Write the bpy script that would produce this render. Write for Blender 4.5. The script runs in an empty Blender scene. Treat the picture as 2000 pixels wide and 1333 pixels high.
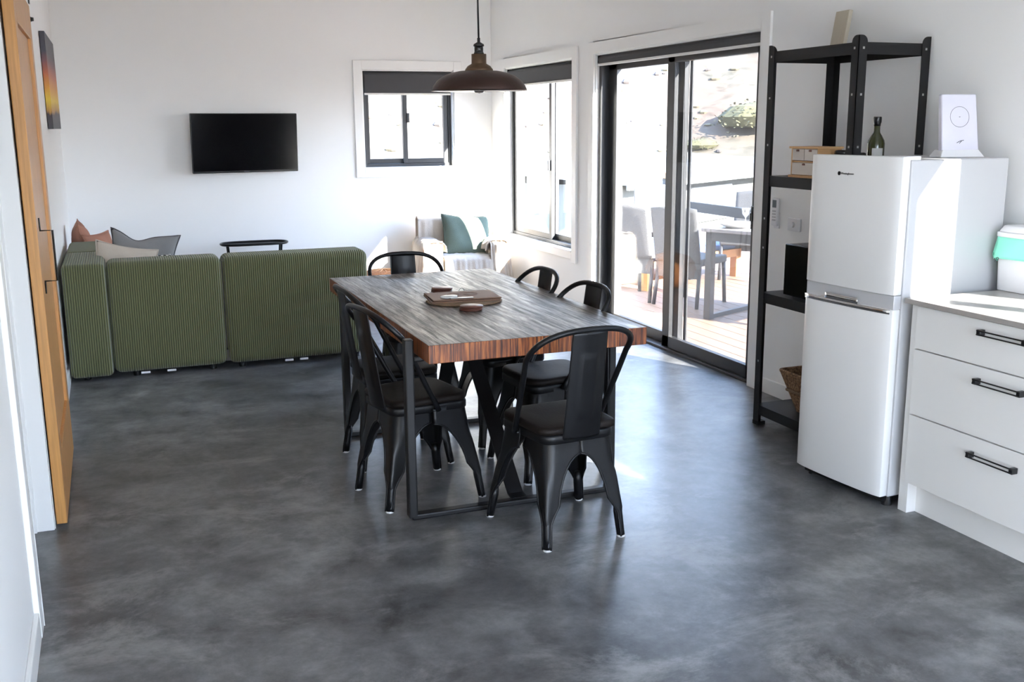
import bpy, bmesh, math, random
from math import sin, cos, pi, radians as R
from mathutils import Vector, Matrix
S = bpy.context.scene
COL = S.collection
random.seed(7)

# ------------------------------------------------------------------ camera, sky, sun, exposure
cam = bpy.data.cameras.new('camera'); camo = bpy.data.objects.new('camera', cam); COL.objects.link(camo)
cam.sensor_width = 36.0; cam.sensor_fit = 'HORIZONTAL'; cam.lens = 1987.64 / 2000 * 36.0
cam.clip_start = .05; cam.clip_end = 500
_y, _p, _r = R(-21.0453), R(-11.9815), R(-.4265)
_f = Vector((-sin(_y) * cos(_p), cos(_y) * cos(_p), sin(_p))); _rt = Vector((cos(_y), sin(_y), 0)); _u = _rt.cross(_f)
_r2 = _rt * cos(_r) + _u * sin(_r); _u2 = -_rt * sin(_r) + _u * cos(_r)
M4 = Matrix((( _r2.x, _u2.x, -_f.x, -3.53497), (_r2.y, _u2.y, -_f.y, -9.7014), (_r2.z, _u2.z, -_f.z, 1.57741), (0, 0, 0, 1)))
camo.matrix_world = M4
S.camera = camo

w = bpy.data.worlds.new('sky'); S.world = w; w.use_nodes = True
nt = w.node_tree; bg = nt.nodes['Background']
SUN = Vector((.467, -1, .551)).normalized()
_tc = nt.nodes.new('ShaderNodeTexCoord'); _sp = nt.nodes.new('ShaderNodeSeparateXYZ'); nt.links.new(_tc.outputs['Generated'], _sp.inputs[0])
_cr = nt.nodes.new('ShaderNodeValToRGB'); _e = _cr.color_ramp.elements; _e.new(.12); _e.new(.45)
for _k, (_q, _c) in enumerate(((0, (.90, .93, 1)), (.12, (.70, .82, 1)), (.45, (.42, .60, .95)), (1, (.28, .45, .82)))): _e[_k].position = _q; _e[_k].color = _c + (1,)
nt.links.new(_sp.outputs[2], _cr.inputs[0]); nt.links.new(_cr.outputs[0], bg.inputs[0]); bg.inputs[1].default_value = 2.7
sd = bpy.data.lights.new('sun', 'SUN'); sd.energy = 14; sd.angle = R(.6); sd.color = (1, .955, .885)
so = bpy.data.objects.new('sun', sd); COL.objects.link(so); so.rotation_euler = SUN.to_track_quat('Z', 'Y').to_euler(); so.location = (6, -14, 9)
S.view_settings.view_transform = 'Standard'; S.view_settings.look = 'None'; S.view_settings.gamma = 1
S.view_settings.exposure = 2.86
S.cycles.use_denoising = True
S.cycles.max_bounces = 12; S.cycles.diffuse_bounces = 7; S.cycles.glossy_bounces = 4; S.cycles.transparent_max_bounces = 16; S.cycles.transmission_bounces = 6
S.cycles.caustics_reflective = False; S.cycles.caustics_refractive = False; S.cycles.sample_clamp_indirect = 8

# ------------------------------------------------------------------ materials
def mat(name, col, rough=.5, metal=0, var=.06, scale=12, bump=0, bscale=60, coat=0, spec=.5, trans=0, stretch=(1, 1, 1)):
    m = bpy.data.materials.new(name); m.use_nodes = True; n = m.node_tree.nodes; l = m.node_tree.links
    b = n['Principled BSDF']; b.inputs['Roughness'].default_value = rough; b.inputs['Metallic'].default_value = metal
    b.inputs['Coat Weight'].default_value = coat; b.inputs['Specular IOR Level'].default_value = spec
    if trans: b.inputs['Transmission Weight'].default_value = trans
    tc = n.new('ShaderNodeTexCoord'); mp = n.new('ShaderNodeMapping'); mp.inputs['Scale'].default_value = stretch
    l.new(tc.outputs['Object'], mp.inputs[0])
    nz = n.new('ShaderNodeTexNoise'); nz.inputs['Scale'].default_value = scale; nz.inputs['Detail'].default_value = 4
    l.new(mp.outputs[0], nz.inputs['Vector'])
    mx = n.new('ShaderNodeMix'); mx.data_type = 'RGBA'
    mx.inputs[6].default_value = tuple(max(0, c * (1 - var)) for c in col) + (1,)
    mx.inputs[7].default_value = tuple(min(1, c * (1 + var)) for c in col) + (1,)
    l.new(nz.outputs['Fac'], mx.inputs[0]); l.new(mx.outputs[2], b.inputs['Base Color'])
    if bump:
        n2 = n.new('ShaderNodeTexNoise'); n2.inputs['Scale'].default_value = bscale; l.new(mp.outputs[0], n2.inputs['Vector'])
        bp = n.new('ShaderNodeBump'); bp.inputs['Strength'].default_value = bump; bp.inputs['Distance'].default_value = .01
        l.new(n2.outputs['Fac'], bp.inputs['Height']); l.new(bp.outputs[0], b.inputs['Normal'])
    return m
def N(m): return m.node_tree.nodes, m.node_tree.links, m.node_tree.nodes['Principled BSDF']
def ramp(n, pts):
    r = n.new('ShaderNodeValToRGB'); e = r.color_ramp.elements
    while len(e) < len(pts): e.new(.5)
    for k, (p, c) in enumerate(pts): e[k].position = p; e[k].color = tuple(c) + (1,)
    return r
def noise(n, l, src, scale, detail=5, rough=.5, stretch=None, dist=0):
    z = n.new('ShaderNodeTexNoise'); z.inputs['Scale'].default_value = scale; z.inputs['Detail'].default_value = detail
    z.inputs['Roughness'].default_value = rough; z.inputs['Distortion'].default_value = dist
    if stretch:
        mp = n.new('ShaderNodeMapping'); mp.inputs['Scale'].default_value = stretch; l.new(src, mp.inputs[0]); src = mp.outputs[0]
    l.new(src, z.inputs['Vector']); return z

WALL = mat('white_paint', (.85, .848, .84), .75, var=.012, scale=3, bump=.03, bscale=300)
TRIM = mat('white_gloss_trim', (.84, .835, .82), .4, var=.01)
CEIL = mat('ceiling_paint', (.86, .86, .85), .8, var=.01)
ALU = mat('charcoal_aluminium', (.030, .031, .034), .38, var=.1, metal=.2)
BLIND = mat('charcoal_blind', (.062, .062, .067), .8, var=.05, bump=.1, bscale=500)
BAR = mat('blind_bar', (.75, .74, .72), .4, var=.01)
BLACK = mat('black_powdercoat', (.0045, .0048, .006), .36, var=.15, spec=.3, bump=.05, bscale=400)
STEEL = mat('black_steel_rail', (.008, .008, .009), .42, var=.15, spec=.3)
SEATW = mat('black_stained_wood', (.008, .0055, .0045), .6, spec=.18, var=.35, scale=6, stretch=(12, 1, 12), bump=.15, bscale=20)
FOOT = mat('clear_foot_glide', (.55, .55, .55), .3, var=.02)
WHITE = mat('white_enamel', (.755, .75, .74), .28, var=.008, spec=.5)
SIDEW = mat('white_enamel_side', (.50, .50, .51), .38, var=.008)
CAB = mat('white_cabinet_board', (.75, .74, .72), .45, var=.008)
WTOP = mat('pale_stone_worktop', (.31, .30, .29), .3, var=.06, scale=60)
WTE = mat('worktop_edge', (.33, .305, .285), .4, var=.05, scale=60)
CHROME = mat('chrome', (.6, .6, .6), .06, metal=1, var=.01)
DARKP = mat('black_plastic', (.01, .01, .011), .25, var=.05)
SCREEN = mat('screen_glass', (.003, .003, .004), .12, var=.02, spec=.2)
BRONZE = mat('aged_bronze', (.050, .027, .022), .42, metal=.55, var=.45, scale=9, bump=.1, bscale=40)
BRASSY = mat('worn_brass', (.14, .09, .055), .4, metal=.7, var=.4, scale=30)
LINING = mat('white_lamp_lining', (.75, .75, .75), .4)
BULB = mat('bulb_glass', (.9, .9, .9), .08, trans=.8)
WPL = mat('white_plastic', (.74, .74, .76), .4, var=.01)
LCD = mat('grey_lcd', (.10, .13, .15), .3)
PINE = mat('oiled_pine', (.54, .26, .075), .38, var=.42, scale=5, stretch=(22, 22, .8), bump=.05, bscale=8)
BAMBOO = mat('bamboo', (.56, .33, .15), .5, var=.15, stretch=(1, 8, 8))
MAPLE = mat('pale_drawer_front', (.62, .56, .50), .5, var=.05)
BOARD = mat('beige_board', (.47, .42, .33), .6, var=.08, stretch=(10, 10, 1))
TERRA = mat('terracotta_linen', (.36, .17, .115), .9, var=.15, bump=.3, bscale=250)
CREAM = mat('cream_linen', (.50, .44, .37), .9, var=.08, bump=.3, bscale=250)
GREYL = mat('grey_linen', (.22, .22, .225), .9, var=.12, bump=.3, bscale=250)
PIPE = mat('charcoal_piping', (.06, .06, .065), .8)
SAGE = mat('sage_green_linen', (.105, .135, .105), .9, var=.15, bump=.3, bscale=200)
THROW = mat('oatmeal_throw', (.56, .49, .42), .95, var=.1, bump=.5, bscale=180)
GWOOD = mat('seat_base_dark_cloth', (.10, .10, .09), .9)  # even dark grey for the sofa's base frame
LEATH = mat('brown_leather', (.19, .108, .072), .55, spec=.25, var=.15, bump=.1, bscale=200)
WOVEN = mat('woven_rattan_mat', (.20, .125, .07), .7, var=.35, scale=90, bump=.6, bscale=220)
MAHOG = mat('red_brown_wood', (.11, .035, .022), .4, var=.3, scale=20)
STONE = mat('white_porcelain', (.60, .60, .57), .25)
SILVER = mat('brushed_metal', (.5, .5, .5), .3, metal=1)
MINT = mat('mint_bin_bag', (.26, .78, .58), .5, var=.08, scale=6, bump=.5, bscale=18)
INK = mat('black_print', (.01, .01, .01), .5)
INKG = mat('grey_print', (.12, .12, .14), .5)
BOTTLE = mat('dark_green_glass', (.035, .04, .012), .08, var=.1, spec=.6)
PAPER = mat('bottle_label_paper', (.55, .55, .53), .7)
DARKMET = mat('grey_metal_frame', (.04, .04, .045), .45)
WICK = mat('grey_wicker', (.07, .07, .072), .8, var=.25, scale=80, bump=.6, bscale=150)
TEAK = mat('orange_teak', (.55, .26, .09), .5, var=.2, stretch=(1, 1, 8))
BLUEC = mat('blue_outdoor_cushion', (.14, .20, .36), .9)
RAIL = mat('slate_rail', (.018, .026, .032), .6)
SHEDW = mat('cream_corrugated_steel', (.125, .126, .112), .5, var=.03)
SHEDR = mat('pale_steel_roof', (.135, .145, .155), .45, var=.03)
SHEDG = mat('shed_window_glass', (.30, .34, .34), .15)
ROCK = mat('grey_rock', (.06, .05, .045), .9, var=.3, scale=2)
SHRUB = mat('olive_shrub', (.085, .078, .036), .9, var=.3, scale=8)
GTOP = mat('outdoor_tabletop', (.26, .25, .26), .4, var=.05)
TUSS = mat('dry_tussock', (.13, .11, .07), .9, var=.2)

# glass: clear pane, mirror-like only at grazing angles
def glass(name, tint=(.97, .98, .98), screen=0):
    m = bpy.data.materials.new(name); m.use_nodes = True; n = m.node_tree.nodes; l = m.node_tree.links
    n.remove(n['Principled BSDF']); o = n['Material Output']
    t = n.new('ShaderNodeBsdfTransparent'); t.inputs[0].default_value = tint + (1,)
    g = n.new('ShaderNodeBsdfGlossy'); g.inputs['Roughness'].default_value = .02
    lw = n.new('ShaderNodeLayerWeight'); pw = n.new('ShaderNodeMath'); pw.operation = 'POWER'; l.new(lw.outputs['Facing'], pw.inputs[0]); pw.inputs[1].default_value = 5
    fr = n.new('ShaderNodeMath'); fr.operation = 'MULTIPLY_ADD'; l.new(pw.outputs[0], fr.inputs[0]); fr.inputs[1].default_value = .9; fr.inputs[2].default_value = .025
    mx = n.new('ShaderNodeMixShader'); l.new(fr.outputs[0], mx.inputs[0]); l.new(t.outputs[0], mx.inputs[1]); l.new(g.outputs[0], mx.inputs[2])
    l.new(mx.outputs[0], o.inputs[0]); return m
GLASS = glass('window_glass')
def screen_mat():
    m = bpy.data.materials.new('fly_screen_mesh'); m.use_nodes = True; n = m.node_tree.nodes; l = m.node_tree.links
    b = n['Principled BSDF']; b.inputs['Base Color'].default_value = (.26, .26, .26, 1); b.inputs['Roughness'].default_value = 1.7
    t = n.new('ShaderNodeBsdfTransparent'); mx = n.new('ShaderNodeMixShader'); mx.inputs[0].default_value = .38
    l.new(t.outputs[0], mx.inputs[1]); l.new(b.outputs[0], mx.inputs[2]); l.new(mx.outputs[0], n['Material Output'].inputs[0]); return m
MESHS = screen_mat()

# polished concrete
CONC = mat('polished_concrete', (.05, .05, .05), .25)
n, l, b = N(CONC); tc = n['Texture Coordinate'].outputs['Object']
a = noise(n, l, tc, .75, 6, .6, dist=.3); c = noise(n, l, tc, 3.4, 14, .74, dist=.12); d = noise(n, l, tc, 1.5, 14, .76, stretch=(1, 1.5, 1), dist=.35)
r1 = ramp(n, [(.25, (.060, .061, .063)), (.5, (.115, .1155, .117)), (.75, (.20, .198, .194))]); l.new(a.outputs[0], r1.inputs[0])
r2 = ramp(n, [(.3, (.2, .2, .2)), (.5, (.95, .95, .95)), (.7, (1.9, 1.9, 1.9))]); l.new(c.outputs[0], r2.inputs[0])
mu = n.new('ShaderNodeMix'); mu.data_type = 'RGBA'; mu.blend_type = 'MULTIPLY'; mu.inputs[0].default_value = 1
l.new(r1.outputs[0], mu.inputs[6]); l.new(r2.outputs[0], mu.inputs[7])
r3 = ramp(n, [(.53, (0, 0, 0)), (.66, (.8, .8, .8))]); l.new(d.outputs[0], r3.inputs[0])
mm = n.new('ShaderNodeMix'); mm.data_type = 'RGBA'; l.new(r3.outputs[0], mm.inputs[0]); l.new(mu.outputs[2], mm.inputs[6]); mm.inputs[7].default_value = (.27, .265, .26, 1)
l.new(mm.outputs[2], b.inputs['Base Color'])
r4 = ramp(n, [(.3, (.28,) * 3), (.7, (.40,) * 3)]); l.new(a.outputs[0], r4.inputs[0]); l.new(r4.outputs[0], b.inputs['Roughness'])
b.inputs['Specular IOR Level'].default_value = .42
bp_ = n.new('ShaderNodeBump'); bp_.inputs['Strength'].default_value = .012; bp_.inputs['Distance'].default_value = .004; 
# table top and end grain
TTOP = mat('weathered_tabletop', (.1, .08, .07), .3)
n, l, b = N(TTOP); tc = n['Texture Coordinate'].outputs['Object']
a = noise(n, l, tc, 3, 8, .65, stretch=(6, .7, 1), dist=.5); c = noise(n, l, tc, 7, 10, .72, stretch=(9, .5, 1), dist=.25)
r1 = ramp(n, [(.36, (.018, .012, .009)), (.5, (.080, .060, .048)), (.64, (.19, .158, .13))]); l.new(a.outputs[0], r1.inputs[0])
r2 = ramp(n, [(.38, (.16, .15, .14)), (.49, (.85, .85, .85)), (.62, (1.5, 1.5, 1.5))]); l.new(c.outputs[0], r2.inputs[0])
mu = n.new('ShaderNodeMix'); mu.data_type = 'RGBA'; mu.blend_type = 'MULTIPLY'; mu.inputs[0].default_value = 1
l.new(r1.outputs[0], mu.inputs[6]); l.new(r2.outputs[0], mu.inputs[7]); l.new(mu.outputs[2], b.inputs['Base Color'])
r4 = ramp(n, [(.36, (.50,) * 3), (.62, (.285,) * 3)]); l.new(c.outputs[0], r4.inputs[0]); l.new(r4.outputs[0], b.inputs['Roughness'])
bp_ = n.new('ShaderNodeBump'); bp_.inputs['Strength'].default_value = .35; bp_.inputs['Distance'].default_value = .006; l.new(c.outputs[0], bp_.inputs['Height']); l.new(bp_.outputs[0], b.inputs['Normal'])
b.inputs['Specular IOR Level'].default_value = .5
TEDGE = mat('red_brown_end_grain', (.3, .1, .04), .42)
n, l, b = N(TEDGE); tc = n['Texture Coordinate'].outputs['Object']
a = noise(n, l, tc, 8, 6, .65, stretch=(13, 13, .5)); c = noise(n, l, tc, 3.5, 3, .5)
r1 = ramp(n, [(.36, (.030, .008, .004)), (.5, (.20, .055, .014)), (.64, (.48, .175, .045))]); l.new(a.outputs[0], r1.inputs[0])
r2 = ramp(n, [(.35, (.6, .5, .45)), (.65, (1.15, 1.1, 1.05))]); l.new(c.outputs[0], r2.inputs[0])
mu = n.new('ShaderNodeMix'); mu.data_type = 'RGBA'; mu.blend_type = 'MULTIPLY'; mu.inputs[0].default_value = 1
l.new(r1.outputs[0], mu.inputs[6]); l.new(r2.outputs[0], mu.inputs[7]); l.new(mu.outputs[2], b.inputs['Base Color'])

# corduroy, ribs run up and down (and front to back on top)
def cord(name, ax):
    m = mat(name, (.085, .105, .042), .92); n, l, b = N(m); tc = n['Texture Coordinate'].outputs['Object']
    wv = n.new('ShaderNodeTexWave'); wv.wave_type = 'BANDS'; wv.bands_direction = ax; wv.inputs['Scale'].default_value = 22.5; wv.inputs['Distortion'].default_value = .25; wv.inputs['Detail'].default_value = 1
    l.new(tc, wv.inputs['Vector'])
    r1 = ramp(n, [(.12, (.058, .066, .024)), (.6, (.125, .137, .052)), (1, (.20, .21, .092))]); l.new(wv.outputs[0], r1.inputs[0]); l.new(r1.outputs[0], b.inputs['Base Color'])
    q = n.new('ShaderNodeBump'); q.inputs['Strength'].default_value = .9; q.inputs['Distance'].default_value = .008; l.new(wv.outputs[0], q.inputs['Height']); l.new(q.outputs[0], b.inputs['Normal'])
    b.inputs['Sheen Weight'].default_value = .25; return m
CORDX = cord('green_corduroy', 'X'); CORDY = cord('green_corduroy_side', 'Y')

# decking, hill, picture, checked cloth
DECK = mat('timber_decking', (.5, .3, .17), .6)
n, l, b = N(DECK); tc = n['Texture Coordinate'].outputs['Object']
a = noise(n, l, tc, 5, 5, .6, stretch=(6, .4, 1)); r1 = ramp(n, [(.3, (.17, .105, .067)), (.7, (.235, .155, .108))]); l.new(a.outputs[0], r1.inputs[0]); l.new(r1.outputs[0], b.inputs['Base Color'])
HILL = mat('dry_grass_hillside', (.5, .4, .25), .95)
n, l, b = N(HILL); tc = n['Texture Coordinate'].outputs['Object']
a = noise(n, l, tc, .12, 6, .6); c = noise(n, l, tc, 1.3, 8, .7)
r1 = ramp(n, [(.35, (.085, .078, .055)), (.5, (.095, .08, .058)), (.64, (.10, .058, .042))]); l.new(a.outputs[0], r1.inputs[0])
r2 = ramp(n, [(.34, (.45, .47, .42)), (.48, (1, 1, 1))]); l.new(c.outputs[0], r2.inputs[0])
mu = n.new('ShaderNodeMix'); mu.data_type = 'RGBA'; mu.blend_type = 'MULTIPLY'; mu.inputs[0].default_value = 1
l.new(r1.outputs[0], mu.inputs[6]); l.new(r2.outputs[0], mu.inputs[7]); l.new(mu.outputs[2], b.inputs['Base Color'])
PIC = mat('sunset_print', (.5, .3, .1), .45)
n, l, b = N(PIC); tc = n['Texture Coordinate'].outputs['Generated']
sp = n.new('ShaderNodeSeparateXYZ'); l.new(tc, sp.inputs[0]); z = noise(n, l, tc, 3, 4, .6)
ad = n.new('ShaderNodeMath'); ad.operation = 'MULTIPLY_ADD'; l.new(z.outputs[0], ad.inputs[0]); ad.inputs[1].default_value = .14
sb = n.new('ShaderNodeMath'); sb.operation = 'SUBTRACT'; l.new(sp.outputs[2], sb.inputs[0]); sb.inputs[1].default_value = .07; l.new(sb.outputs[0], ad.inputs[2])
r1 = ramp(n, [(0, (.018, .016, .022)), (.155, (.03, .016, .02)), (.19, (.45, .22, .03)), (.3, (.72, .50, .03)), (.42, (.66, .30, .03)), (.56, (.50, .13, .05)), (.70, (.17, .06, .07)), (.80, (.045, .04, .055)), (1, (.035, .033, .045))])
l.new(ad.outputs[0], r1.inputs[0]); l.new(r1.outputs[0], b.inputs['Base Color'])
CHECK = mat('black_white_weave', (.5, .5, .5), .9)
n, l, b = N(CHECK); ck = n.new('ShaderNodeTexChecker'); ck.inputs['Scale'].default_value = 60; ck.inputs[1].default_value = (.02, .02, .02, 1); ck.inputs[2].default_value = (.7, .7, .68, 1)
l.new(n['Texture Coordinate'].outputs['Object'], ck.inputs[0]); l.new(ck.outputs[0], b.inputs['Base Color'])
BASKET = mat('seagrass_basket', (.27, .15, .08), .8, var=.3, scale=30)
n, l, b = N(BASKET); tc = n['Texture Coordinate'].outputs['Object']
vo = n.new('ShaderNodeTexVoronoi'); vo.inputs['Scale'].default_value = 85; l.new(tc, vo.inputs[0])
r1 = ramp(n, [(0, (.36, .22, .12)), (.5, (.24, .13, .065)), (.9, (.08, .04, .02))]); l.new(vo.outputs['Distance'], r1.inputs[0]); l.new(r1.outputs[0], b.inputs['Base Color'])
q = n.new('ShaderNodeBump'); q.invert = True; q.inputs['Strength'].default_value = .8; q.inputs['Distance'].default_value = .006; l.new(vo.outputs['Distance'], q.inputs['Height']); l.new(q.outputs[0], b.inputs['Normal'])

# ------------------------------------------------------------------ mesh helpers
class MB:
    def __init__(s): s.v = []; s.f = []; s.m = []; s.mi = 0
    def add(s, vs, fs):
        o = len(s.v); s.v += [tuple(v) for v in vs]; s.f += [tuple(o + i for i in f) for f in fs]; s.m += [s.mi] * len(fs); return s
    def box(s, x0, x1, y0, y1, z0, z1):
        x0, x1 = sorted((x0, x1)); y0, y1 = sorted((y0, y1)); z0, z1 = sorted((z0, z1))
        return s.add([(x0,y0,z0),(x1,y0,z0),(x1,y1,z0),(x0,y1,z0),(x0,y0,z1),(x1,y0,z1),(x1,y1,z1),(x0,y1,z1)],
                     [(0,3,2,1),(4,5,6,7),(0,1,5,4),(1,2,6,5),(2,3,7,6),(3,0,4,7)])
    def tube(s, pts, r, seg=8, caps=True, closed=False):
        pts = [Vector(p) for p in pts]; n = len(pts); rr = r if isinstance(r, (list, tuple)) else [r] * n
        vs = []; up = None
        for i, p in enumerate(pts):
            if closed: t = pts[(i + 1) % n] - pts[i - 1]
            else: t = pts[min(i + 1, n - 1)] - pts[max(i - 1, 0)]
            t.normalize()
            if up is None: up = Vector((0, 0, 1)) if abs(t.z) < .9 else Vector((1, 0, 0))
            a = t.cross(up).normalized(); up = a.cross(t).normalized()
            for k in range(seg):
                th = 2 * pi * k / seg; vs.append(p + a * cos(th) * rr[i] + up * sin(th) * rr[i])
        fs = []
        for i in range(n if closed else n - 1):
            j = (i + 1) % n
            for k in range(seg): k2 = (k + 1) % seg; fs.append((i*seg+k, i*seg+k2, j*seg+k2, j*seg+k))
        if caps and not closed: fs.append(tuple(range(seg))[::-1]); fs.append(tuple((n-1)*seg+k for k in range(seg)))
        return s.add(vs, fs)
    def lathe(s, prof, c=(0, 0, 0), seg=32, sx=1, sy=1):
        vs = []; fs = []; n = len(prof)
        for (r, z) in prof:
            for k in range(seg): th = 2*pi*k/seg; vs.append((c[0]+r*sx*cos(th), c[1]+r*sy*sin(th), c[2]+z))
        for i in range(n-1):
            for k in range(seg): k2 = (k+1) % seg; fs.append((i*seg+k, i*seg+k2, (i+1)*seg+k2, (i+1)*seg+k))
        if prof[0][0] > 1e-5: fs.append(tuple(range(seg))[::-1])
        if prof[-1][0] > 1e-5: fs.append(tuple((n-1)*seg+k for k in range(seg)))
        return s.add(vs, fs)
    def grid(s, fn, nu, nv):
        vs = [fn(i/nu, j/nv) for j in range(nv+1) for i in range(nu+1)]; W = nu+1
        return s.add(vs, [(j*W+i, j*W+i+1, (j+1)*W+i+1, (j+1)*W+i) for j in range(nv) for i in range(nu)])
    def prism(s, pts, z0, z1, mid=0):
        n = len(pts); vs = [(x, y, z0) for x, y in pts] + [(x, y, z1) for x, y in pts]
        return s.add(vs, [tuple(range(n))[::-1], tuple(range(n, 2*n))] + [(i, (i+1) % n, n+(i+1) % n, n+i) for i in range(n)])
    def build(s, name, m, parent=None, smooth=False, bevel=0, seg=2, sub=0, solid=0, origin=None, auto=True):
        me = bpy.data.meshes.new(name); me.from_pydata(s.v, [], s.f)
        for x in (m if isinstance(m, (list, tuple)) else [m]): me.materials.append(x)
        if isinstance(m, (list, tuple)):
            for p, k in zip(me.polygons, s.m): p.material_index = k
        if smooth:
            for p in me.polygons: p.use_smooth = True
        bm = bmesh.new(); bm.from_mesh(me); bmesh.ops.remove_doubles(bm, verts=bm.verts, dist=1e-5); bmesh.ops.recalc_face_normals(bm, faces=bm.faces); bm.to_mesh(me); bm.free()
        o = bpy.data.objects.new(name, me); COL.objects.link(o)
        if parent: o.parent = parent
        if solid: q = o.modifiers.new('s', 'SOLIDIFY'); q.thickness = solid; q.offset = 0
        if bevel: q = o.modifiers.new('b', 'BEVEL'); q.width = bevel; q.segments = seg; q.limit_method = 'ANGLE'; q.angle_limit = R(40)
        if sub: q = o.modifiers.new('u', 'SUBSURF'); q.levels = sub; q.render_levels = sub
        if smooth and auto and not sub:
            try:
                with bpy.context.temp_override(object=o, active_object=o, selected_objects=[o], selected_editable_objects=[o]): bpy.ops.object.shade_auto_smooth(angle=R(45))
            except Exception: pass
        return o
def thing(name, label, cat, loc=(0, 0, 0), rz=0, group=None, kind=None):
    o = bpy.data.objects.new(name, None); COL.objects.link(o); o.location = loc; o.rotation_euler = (0, 0, rz); o.empty_display_size = .1
    tag(o, label, cat, group, kind); return o
def tag(o, label=None, cat=None, group=None, kind=None):
    if label: o['label'] = label
    if cat: o['category'] = cat
    if group: o['group'] = group
    if kind: o['kind'] = kind
    return o
def st(o): o['kind'] = 'structure'; return o
def text(name, s, size, m, parent, M, ext=.0004):
    cu = bpy.data.curves.new(name, 'FONT'); cu.body = s; cu.size = size; cu.extrude = ext; cu.align_x = 'CENTER'; cu.align_y = 'CENTER'
    t = bpy.data.objects.new(name, cu); COL.objects.link(t)
    dg = bpy.context.evaluated_depsgraph_get(); me = bpy.data.meshes.new_from_object(t.evaluated_get(dg)); bpy.data.objects.remove(t)
    me.transform(M); o = bpy.data.objects.new(name, me); COL.objects.link(o); me.materials.clear(); me.materials.append(m)
    if parent: o.parent = parent
    return o
def rrect(x0, x1, y0, y1, r, n=5):
    p = []
    for cx, cy, a0 in ((x1-r, y1-r, 0), (x0+r, y1-r, 90), (x0+r, y0+r, 180), (x1-r, y0+r, 270)):
        for k in range(n+1): a = R(a0+90*k/n); p.append((cx+r*cos(a), cy+r*sin(a)))
    return p
def copy_tree(o, parent=None):
    c = o.copy(); COL.objects.link(c)
    if parent: c.parent = parent
    for ch in list(o.children): copy_tree(ch, c)
    return c

# ------------------------------------------------------------------ the room
YF = -12.6; H = 2.95
lx = lambda y: -3.935 - .0081 * y
def q(x0, x1, y0, y1, z0, z1): return MB().box(x0, x1, y0, y1, z0, z1)
st(q(-5.4, .18, YF-.2, .2, -.12, 0).build('floor', CONC))
st(q(-5.4, .2, YF-.2, .2, H, H+.15).build('ceiling', CEIL))
def wall_x(x0, x1, ya, yb, holes):            # wall along Y between ya<yb, holes (y0,y1,z0,z1)
    m = MB(); y = ya
    for (a, c, z0, z1) in sorted(holes):
        m.box(x0, x1, y, a, 0, H)
        if z0 > 0: m.box(x0, x1, a, c, 0, z0)
        m.box(x0, x1, a, c, z1, H); y = c
    m.box(x0, x1, y, yb, 0, H); return m
def wall_y(y0, y1, xa, xb, holes):
    m = MB(); x = xa
    for (a, c, z0, z1) in sorted(holes):
        m.box(x, a, y0, y1, 0, H)
        if z0 > 0: m.box(a, c, y0, y1, 0, z0)
        m.box(a, c, y0, y1, z1, H); x = c
    m.box(x, xb, y0, y1, 0, H); return m
KW = (-9.23, -7.24, 1.12, 2.19)
st(wall_x(0, .18, YF-.2, .2, [(-1.95, -.39, .53, 2.105), (-4.563, -2.35, 0, 2.11), KW]).build('wall_right', WALL))
st(wall_y(0, .2, -5.4, 0, [(-1.297, -.392, 1.18, 2.10)]).build('wall_back', WALL))
st(wall_y(YF-.2, YF, -5.4, 0, [(-3.7, -.3, .02, 2.55)]).build('wall_front', WALL))
# left wall, a hair out of square, with a doorway
m = MB()
def lbox(m, y0, y1, z0, z1, d0, d1):
    y0, y1 = sorted((y0, y1))
    vs = []
    for z in (z0, z1):
        for (y, d) in ((y0, d0), (y0, d1), (y1, d1), (y1, d0)): vs.append((lx(y)+d, y, z))
    return m.add(vs, [(0,3,2,1),(4,5,6,7),(0,1,5,4),(1,2,6,5),(2,3,7,6),(3,0,4,7)])
DY0, DY1, DZ = -6.32, -5.44, 2.06
lbox(m, YF, -12.2, 0, H, -.12, 0); lbox(m, -10.3, DY0, 0, H, -.12, 0); lbox(m, -12.2, -10.3, 0, .05, -.12, 0); lbox(m, -12.2, -10.3, 2.6, H, -.12, 0); lbox(m, DY1, 0, 0, H, -.12, 0); lbox(m, DY0, DY1, DZ, H, -.12, 0)
st(m.build('wall_left', WALL))
st(MB().box(-5.4, -5.28, -8.0, -4.1, 0, H).box(-5.28, -4.06, -8.0, -7.9, 0, H).box(-5.28, -4.06, -4.2, -4.1, 0, H).build('wall_hallway', WALL))
st(MB().box(.18, .62, YF-.6, .6, 2.78, 2.95).build('added_eave', TRIM))  # unseen roof overhang, added to hold back sky light at the windows
# skirting
m = MB(); lbox(m, YF, DY0-.09, 0, .09, 0, .016); lbox(m, DY1+.09, -.01, 0, .09, 0, .016); st(m.build('baseboard_left', TRIM, bevel=.004))
st(q(-3.9, -.001, -.016, 0, 0, .09).build('baseboard_back', TRIM, bevel=.004))
m = MB(); m.box(-.016, 0, -2.255, 0, 0, .09); m.box(-.016, 0, -12.5, -4.66, 0, .09); st(m.build('baseboard_right', TRIM, bevel=.004))
# doorway lining and architrave
m = MB(); lbox(m, DY0-.09, DY0, 0, DZ+.09, 0, .018); lbox(m, DY1, DY1+.09, 0, DZ+.09, 0, .018); lbox(m, DY0, DY1, DZ, DZ+.09, 0, .018)
lbox(m, DY1, DY1-.018, 0, DZ, -.14, .018); lbox(m, DY0, DY0+.018, 0, DZ, -.14, .018); lbox(m, DY1-.018, DY1-.030, 0, DZ, -.075, -.045)
st(m.build('trim_1', TRIM, bevel=.003))

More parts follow.
